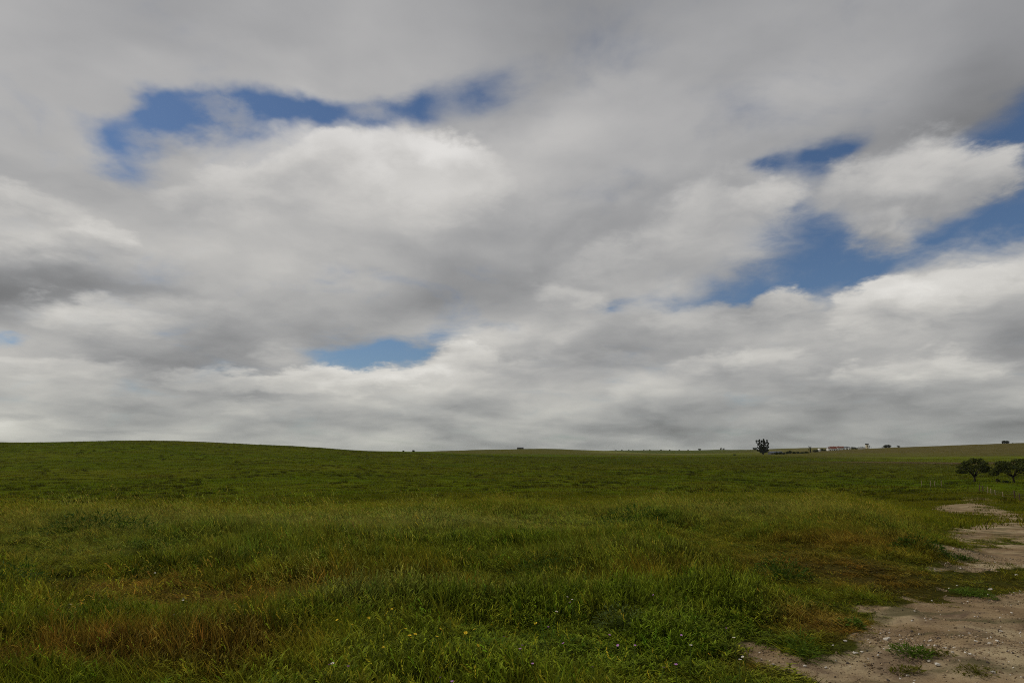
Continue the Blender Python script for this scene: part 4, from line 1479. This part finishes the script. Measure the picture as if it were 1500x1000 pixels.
FEN = [(1435, 719.5, 1.05, 0), (1440.5, 720.5, 1.0, 0), (1447, 722.5, .95, 1), (1452, 724.5, .9, 1), (1459, 726, .85, 1), (1469.5, 728.5, .75, 1), (1486.5, 731.5, 1.2, 0), (1494, 734, 1.0, 0), (1513, 738, 1.05, 0), (1540, 745, 1.0, 0)]
base = [spot_px(p[0], p[1]) for p in FEN]
fence = thing('wire_fence', base[0], 'old wire fence with crooked posts beside the track at the right edge', 'fence')
tops = []
for (px, py, h, pale), b_ in zip(FEN, base):
    o = post_mesh(h, .06 if pale else .075, U(-.08, .1)).build('post', M_PALEWOOD if pale else M_DARKWOOD, fence, True)
    o.location = b_ - base[0]
    tops.append((b_ - base[0], h))
for f in (.3, .6, .88):
    m = MB()
    pts = []
    for (q, h), (q2, h2) in zip(tops[:-1], tops[1:]):
        pts.append(q + Vector((0, -.07, h * f)))
        pts.append((q + q2) / 2 + Vector((0, -.07, (h + h2) / 2 * f - .05)))
    pts.append(tops[-1][0] + Vector((0, -.07, tops[-1][1] * f)))
    m.tube(pts, .008, 4)
    m.build('wire', M_WIRE, fence)

# ------------------------------------------------------------------ stones and gravel
def stone_mesh(name, seed, mat, flat=.6):
    random.seed(seed)
    bm = bmesh.new()
    bmesh.ops.create_icosphere(bm, subdivisions=1, radius=1)
    for v in bm.verts:
        v.co *= U(.72, 1.2)
        v.co.z *= flat
    me = bpy.data.meshes.new(name)
    bm.to_mesh(me)
    bm.free()
    me.materials.append(mat)
    return me


LANDMARKS = [(1336, 958, 'the small green weed tuft on the track'), (1425, 872, 'the weed mat across the gravel'), (1245, 918, 'the broad-leaved weed'),
             (1177, 962, 'the bright leaning tuft'), (1430, 985, 'the weed in the bottom right corner'), (1328, 985, 'the weed at the bottom edge'),
             (945, 885, 'the farther grey-green clump'), (910, 930, 'the nearer grey-green clump'), (562, 948, 'the largest yellow flower'), (20, 868, 'the dark clump at the left edge'),
             (510, 905, 'the pale wind-swept grass'), (330, 884, 'the reddish hollow in the meadow'), (1395, 819, 'the low leafy mat')]
_seen = {}


def place_label(what, px, py):
    lx, ly, ph = min(LANDMARKS, key=lambda l: (l[0] - px) ** 2 + ((l[1] - py) * 1.6) ** 2)
    dx_, dy_ = px - lx, (py - ly) * 1.6
    rel = ('right of' if dx_ > 0 else 'left of') if abs(dx_) > abs(dy_) else ('in front of' if dy_ > 0 else 'beyond')
    k = _seen[(what, rel, ph)] = _seen.get((what, rel, ph), 0) + 1
    return ('', 'second ', 'third ', 'fourth ', 'fifth ', 'sixth ', 'seventh ', 'eighth ', 'ninth ', 'tenth ', 'eleventh ', 'twelfth ')[min(k, 12) - 1] + what + ' ' + rel + ' ' + ph


sm = [stone_mesh('white_stone', k, M_STONE) for k in range(4)]
BIG = {0: 'largest white stone on the grass strip across the track at the right edge', 3: 'white stone beside the low weed in the foreground of the track', 2: 'pair-sized white stone on the gravel near the grassy left edge of the track'}
ST = [(1489, 843, .038), (1451, 864, .034), (1298, 937, .032), (1373, 975, .034), (1277, 880, .022), (1355, 906, .018), (1447, 871, .02), (1238, 939, .02), (1220, 946, .018), (1179, 976, .022),
      (1361, 969, .02), (1262, 955, .018), (1255, 958, .02), (1340, 895, .016), (1420, 928, .02), (1395, 956, .018), (1467, 925, .02), (1482, 898, .018), (1365, 880, .02), (1390, 862, .018), (1402, 858, .02),
      (1302, 935, .024), (1430, 940, .022), (1455, 985, .024), (1330, 990, .02), (1210, 978, .018)]
for k, (px, py, r) in sorted(enumerate(ST), key=lambda q: min((l[0] - q[1][0]) ** 2 + ((l[1] - q[1][1]) * 1.6) ** 2 for l in LANDMARKS)):
    o = bpy.data.objects.new('white_stone', sm[k % 4])
    COL.objects.link(o)
    p = spot_px(px, py)
    o.location = (p.x, p.y, p.z + r * .3)
    o.rotation_euler = (U(-.3, .3), U(-.3, .3), U(0, 6.28))
    r *= .72
    o.scale = (r * U(.9, 1.4), r * U(.8, 1.1), r)
    tag(o, BIG[k] if k in BIG else place_label('small white stone', px, py), 'stone', 'white stones scattered on the track')

m_peb, Np = new_mat('pebble')
tn = Np.n('ShaderNodeAttribute', attribute_type='INSTANCER', attribute_name='tint').outputs['Color']
finish(Np, tn, .9, None, .1)
PEB = bpy.data.collections.new('gravel_pebbles')
for k in range(4):
    PEB.objects.link(bpy.data.objects.new('pebble_%d' % k, stone_mesh('pebble', 50 + k, m_peb, .65)))
n = 190000
X, Y, r = scatter(n, 3.2, 17, 44)
keep = X > 0.8
X, Y, r = X[keep], Y[keep], r[keep]
b = bare_sd(X, Y)
gn = fbm(X, Y, .8, 3, 131)
keep = (b < .03) & (rng.random(len(X)) < np.clip(.55 + 2.4 * gn, .10, 1))
X, Y, b = X[keep], Y[keep], b[keep]
n = len(X)
Z = base_h(X, Y) + bump_h(X, Y, b)
sz = .0035 + .0045 * rng.random(n) + .012 * rng.random(n) ** 12
tone = rng.uniform(.6, 1.35, n)[:, None] * np.array([.27, .195, .115])
wh = rng.random(n)[:, None]
tone = np.where(wh < .07, np.array([.60, .55, .47]), np.where(wh > .9, np.array([.07, .055, .045]), tone))
instancer('gravel', np.stack([X, Y, Z + sz * .3], 1), rng.uniform(0, 6.28, (n, 3)) * np.array([.1, .1, 1]),
          np.stack([sz * rng.uniform(.8, 1.5, n), sz, sz], 1), rng.integers(0, 4, n), tint4(tone), PEB)

# ------------------------------------------------------------------ weeds standing out of the sward
M_W1 = plain_leaf('weed_leaf_green', (0.095, 0.150, 0.016), .4, .3, 30)
M_W2 = plain_leaf('weed_leaf_dark', (0.050, 0.090, 0.010), .4, .25, 20)
M_W3 = plain_leaf('weed_leaf_sage', (0.095, 0.125, 0.035), .3, .2, 20)
M_W4 = plain_leaf('weed_leaf_olive', (0.115, 0.110, 0.015), .4, .3, 20)


def weed(px, py, rad, h, L, wd, n, mat, label, name='weed_clump', flat=.4, seed=0):
    random.seed(seed + int(px))
    p = spot_px(px, py)
    m = MB()
    for k in range(n):
        a, q = U(0, 6.28), math.sqrt(R_())
        x, y = rad * q * math.cos(a), rad * .8 * q * math.sin(a)
        gz = H(p.x + x, p.y + y) - p.z
        z = gz + h * (1 - q ** 2 * .8) * U(.1, 1.0)
        out = Vector((math.cos(a) + G_(0, .7), math.sin(a) + G_(0, .7), U(.1, 1.2)))
        out.normalize()
        s_ = out.cross(Vector((G_(0, flat), G_(0, flat), 1))).normalized()
        c = Vector((x, y, z))
        l_, w_ = L * U(.6, 1.25), wd * U(.7, 1.25)
        i = len(m.v)
        m.v += [(0, 0, .01), (.004, 0, .01), tuple(c)]
        m.f.append((i, i + 1, i + 2))
        i += 3
        nn = s_.cross(out)
        m.v += [tuple(c), tuple(c + out * l_ * .4 + s_ * w_ / 2 + nn * w_ * .15), tuple(c + out * l_ - nn * l_ * .2), tuple(c + out * l_ * .4 - s_ * w_ / 2 + nn * w_ * .15), tuple(c + out * l_ * .45 - nn * w_ * .08)]
        m.f += [(i, i + 1, i + 4), (i + 1, i + 2, i + 4), (i + 2, i + 3, i + 4), (i + 3, i, i + 4)]
    o = m.build(name, mat)
    o.location = p
    return tag(o, label, 'plant', 'leafy weed clumps')


weed(1352, 812, .48, .34, .09, .022, 900, M_W2, 'large dark leafy clump at the meadow edge left of the upper track')
weed(1395, 819, .30, .14, .06, .016, 320, M_W2, 'low dark leafy mat just left of the pale gravel patch')
weed(1336, 958, .16, .07, .05, .014, 240, M_W1, 'small green weed tuft growing in the middle of the bare track foreground')
weed(1372, 958, .14, .035, .035, .010, 150, M_W4, 'flat thin weed trailing right of the small green tuft on the track')
weed(1425, 872, .26, .10, .05, .013, 420, M_W1, 'green weed mat at the far edge of the foreground gravel')
weed(1177, 962, .09, .20, .11, .010, 110, M_W1, 'bright green tuft leaning over the bare soil at the foreground left edge of the track', flat=1)
weed(1245, 918, .13, .09, .06, .020, 120, M_W1, 'broad-leaved weed at the brown grass beside the foreground track')
weed(1412, 820, .25, .10, .05, .012, 260, M_W2, 'dark green weed at the upper right of the low leafy mat')
weed(945, 885, .30, .30, .06, .012, 420, M_W3, 'grey-green feathery clump in the meadow, farther of the two')
weed(910, 930, .26, .30, .06, .012, 420, M_W3, 'grey-green feathery clump in the meadow, nearer of the two')
weed(935, 772, .95, .50, .16, .03, 700, M_W2, 'dark green rank clump in the middle of the meadow')
weed(150, 783, 1.2, .48, .16, .03, 500, M_W2, 'dark green rank clump at the far left of the meadow')
weed(20, 868, .45, .42, .10, .02, 600, M_W2, 'dark green clump at the left edge of the photograph')
weed(1145, 850, .42, .34, .10, .016, 500, M_W2, 'dark green tufted clump in the meadow left of the track bend')
weed(800, 850, .60, .36, .10, .016, 500, M_W2, 'dark green clump along the hollow in the middle of the meadow')
weed(1328, 985, .12, .05, .04, .012, 130, M_W4, 'tiny olive weed low on the track near the bottom edge')
weed(1430, 985, .14, .04, .04, .010, 150, M_W4, 'tiny olive weed near the bottom right corner')

# ------------------------------------------------------------------ wildflowers
M_YEL = rough_mat('yellow_petal', (0.75, 0.55, 0.03), .15, 60, .6)
M_PINK = rough_mat('pink_petal', (0.46, 0.22, 0.46), .15, 60, .6)
M_WPET = rough_mat('white_petal', (0.60, 0.58, 0.52), .1, 60, .6)
M_ORA = rough_mat('orange_petal', (0.70, 0.26, 0.03), .15, 60, .6)
M_EYE = rough_mat('flower_centre', (0.50, 0.30, 0.03), .2, 60, .7)
M_STEM = rough_mat('flower_stem', (0.08, 0.12, 0.02), .2, 30, .7)


def flower_src(name, mat, petals, r, eye):
    t = bpy.data.objects.new(name, None)
    t.empty_display_size = .02
    m = MB()
    m.tube([(0, 0, -.40), (.01, .004, -.2), (0, 0, 0)], [.003, .0028, .0025], 5)
    me = bpy.data.meshes.new('stem')
    me.from_pydata(m.v, [], m.f)
    me.materials.append(M_STEM)
    b = MB()
    for k in range(petals):
        a = 2 * math.pi * k / petals
        d, s_ = Vector((math.cos(a), math.sin(a), .35)), Vector((-math.sin(a), math.cos(a), 0))
        i = len(b.v)
        b.v += [(0, 0, 0), tuple(d * r * .6 + s_ * r * .42), tuple(d * r * 1.0 + Vector((0, 0, .1 * r))), tuple(d * r * .6 - s_ * r * .42)]
        b.f.append((i, i + 1, i + 2, i + 3))
    mb_ = bpy.data.meshes.new('petals')
    mb_.from_pydata(b.v, [], b.f)
    mb_.materials.append(mat)
    c = MB()
    c.tube([(0, 0, -.1 * r), (0, 0, .22 * r), (0, 0, .36 * r)], [eye * r, eye * r, eye * r * .5], 7)
    mc = bpy.data.meshes.new('centre')
    mc.from_pydata(c.v, [], c.f)
    mc.materials.append(M_EYE if mat is not M_PINK else M_PINK)
    return name, (('stem', me), ('petals', mb_), ('centre', mc))


SRC = {'y': flower_src('yellow_flower', M_YEL, 6, .017, .32), 'p': flower_src('pink_flower', M_PINK, 8, .013, .5),
       'w': flower_src('white_flower', M_WPET, 7, .015, .3), 'o': flower_src('orange_flower', M_ORA, 6, .014, .3)}
FL_LAB = {'y': ('small yellow flower', 'yellow wildflowers in the meadow'), 'p': ('small pink flower', 'pink flowers in the foreground greenery'),
          'w': ('small white flower', 'white flowers in the meadow'), 'o': ('small orange flower', 'orange flowers at the left')}
FL = {'y': [(562, 948, 1.35), (577, 890), (580, 892), (574, 892), (720, 915), (600, 931), (608, 929), (594, 921), (602, 934), (695, 922), (640, 932), (785, 913), (790, 899), (120, 884), (122, 879), (190, 856), (272, 876), (682, 927), (516, 915),
            (494, 908), (660, 906), (742, 933), (540, 905), (407, 979), (700, 945), (275, 872), (645, 921), (620, 955)],
      'p': [(780, 972), (510, 976), (662, 998), (645, 992), (765, 945), (738, 932), (990, 973, 1.3), (868, 976), (835, 882), (893, 930), (905, 945), (825, 942), (930, 945), (972, 977), (1064, 920), (957, 871), (482, 973), (762, 950), (803, 918), (998, 930)],
      'w': [(101, 890), (103, 885), (269, 876), (268, 879), (831, 874), (838, 878), (1088, 962, 1.2), (1084, 966), (815, 896), (1075, 934), (487, 972), (227, 839), (255, 900), (1012, 945)],
      'o': [(88, 895), (85, 893), (118, 886)]}
first = {}
random.seed(12)
for key, lst in FL.items():
    nm, partsrc = SRC[key]
    lab, grp = FL_LAB[key]
    lst = sorted(lst, key=lambda q: min((l[0] - q[0]) ** 2 + ((l[1] - q[1]) * 1.6) ** 2 for l in LANDMARKS))
    for e in lst:
        up = .30 if e[1] > 900 else .34
        X, Y = hit(e[0], e[1], lambda a_, b_: H(a_, b_) + up)
        t = thing(nm, (X, Y, H(X, Y) + up), place_label(lab, e[0], e[1]), 'flower', grp, U(0, 6.28))
        t.rotation_euler = (G_(0.25, .25), G_(0, .25), U(0, 6.28))
        if len(e) > 2:
            t['label'] = {'y': 'largest yellow flower, low in the middle of the foreground greenery', 'p': 'brightest pink flower at the bottom right of the greenery', 'w': 'brightest white flower, near the left end of the bare soil'}[key]
        sc = U(.6, .95) * (e[2] if len(e) > 2 else 1)
        t.scale = (sc, sc, sc)
        for pn, me in partsrc:
            o = bpy.data.objects.new(pn, me)
            COL.objects.link(o)
            o.parent = t


# ------------------------------------------------------------------ air between here and the far ridge
mh, Nh = new_mat('haze_air')
pv = Nh.n('ShaderNodeVolumePrincipled')
pv.inputs['Color'].default_value = (0.86, 0.90, 0.95, 1)
pv.inputs['Density'].default_value = 4e-5
pv.inputs['Anisotropy'].default_value = 0.2
oh = Nh.n('ShaderNodeOutputMaterial')
Nh.t.links.new(pv.outputs[0], oh.inputs['Volume'])
zlo, zhi = float(verts[:, 2].min()) - 1.0, max(float(verts[:, 2].max()) + 3.0, 34.0)
hb = MB()
hb.box(-9500, 9500, -9500, 9500, zlo, zhi)
hz = hb.build('haze', mh)
hz['kind'] = 'stuff'
scene.cycles.volume_bounces = 1
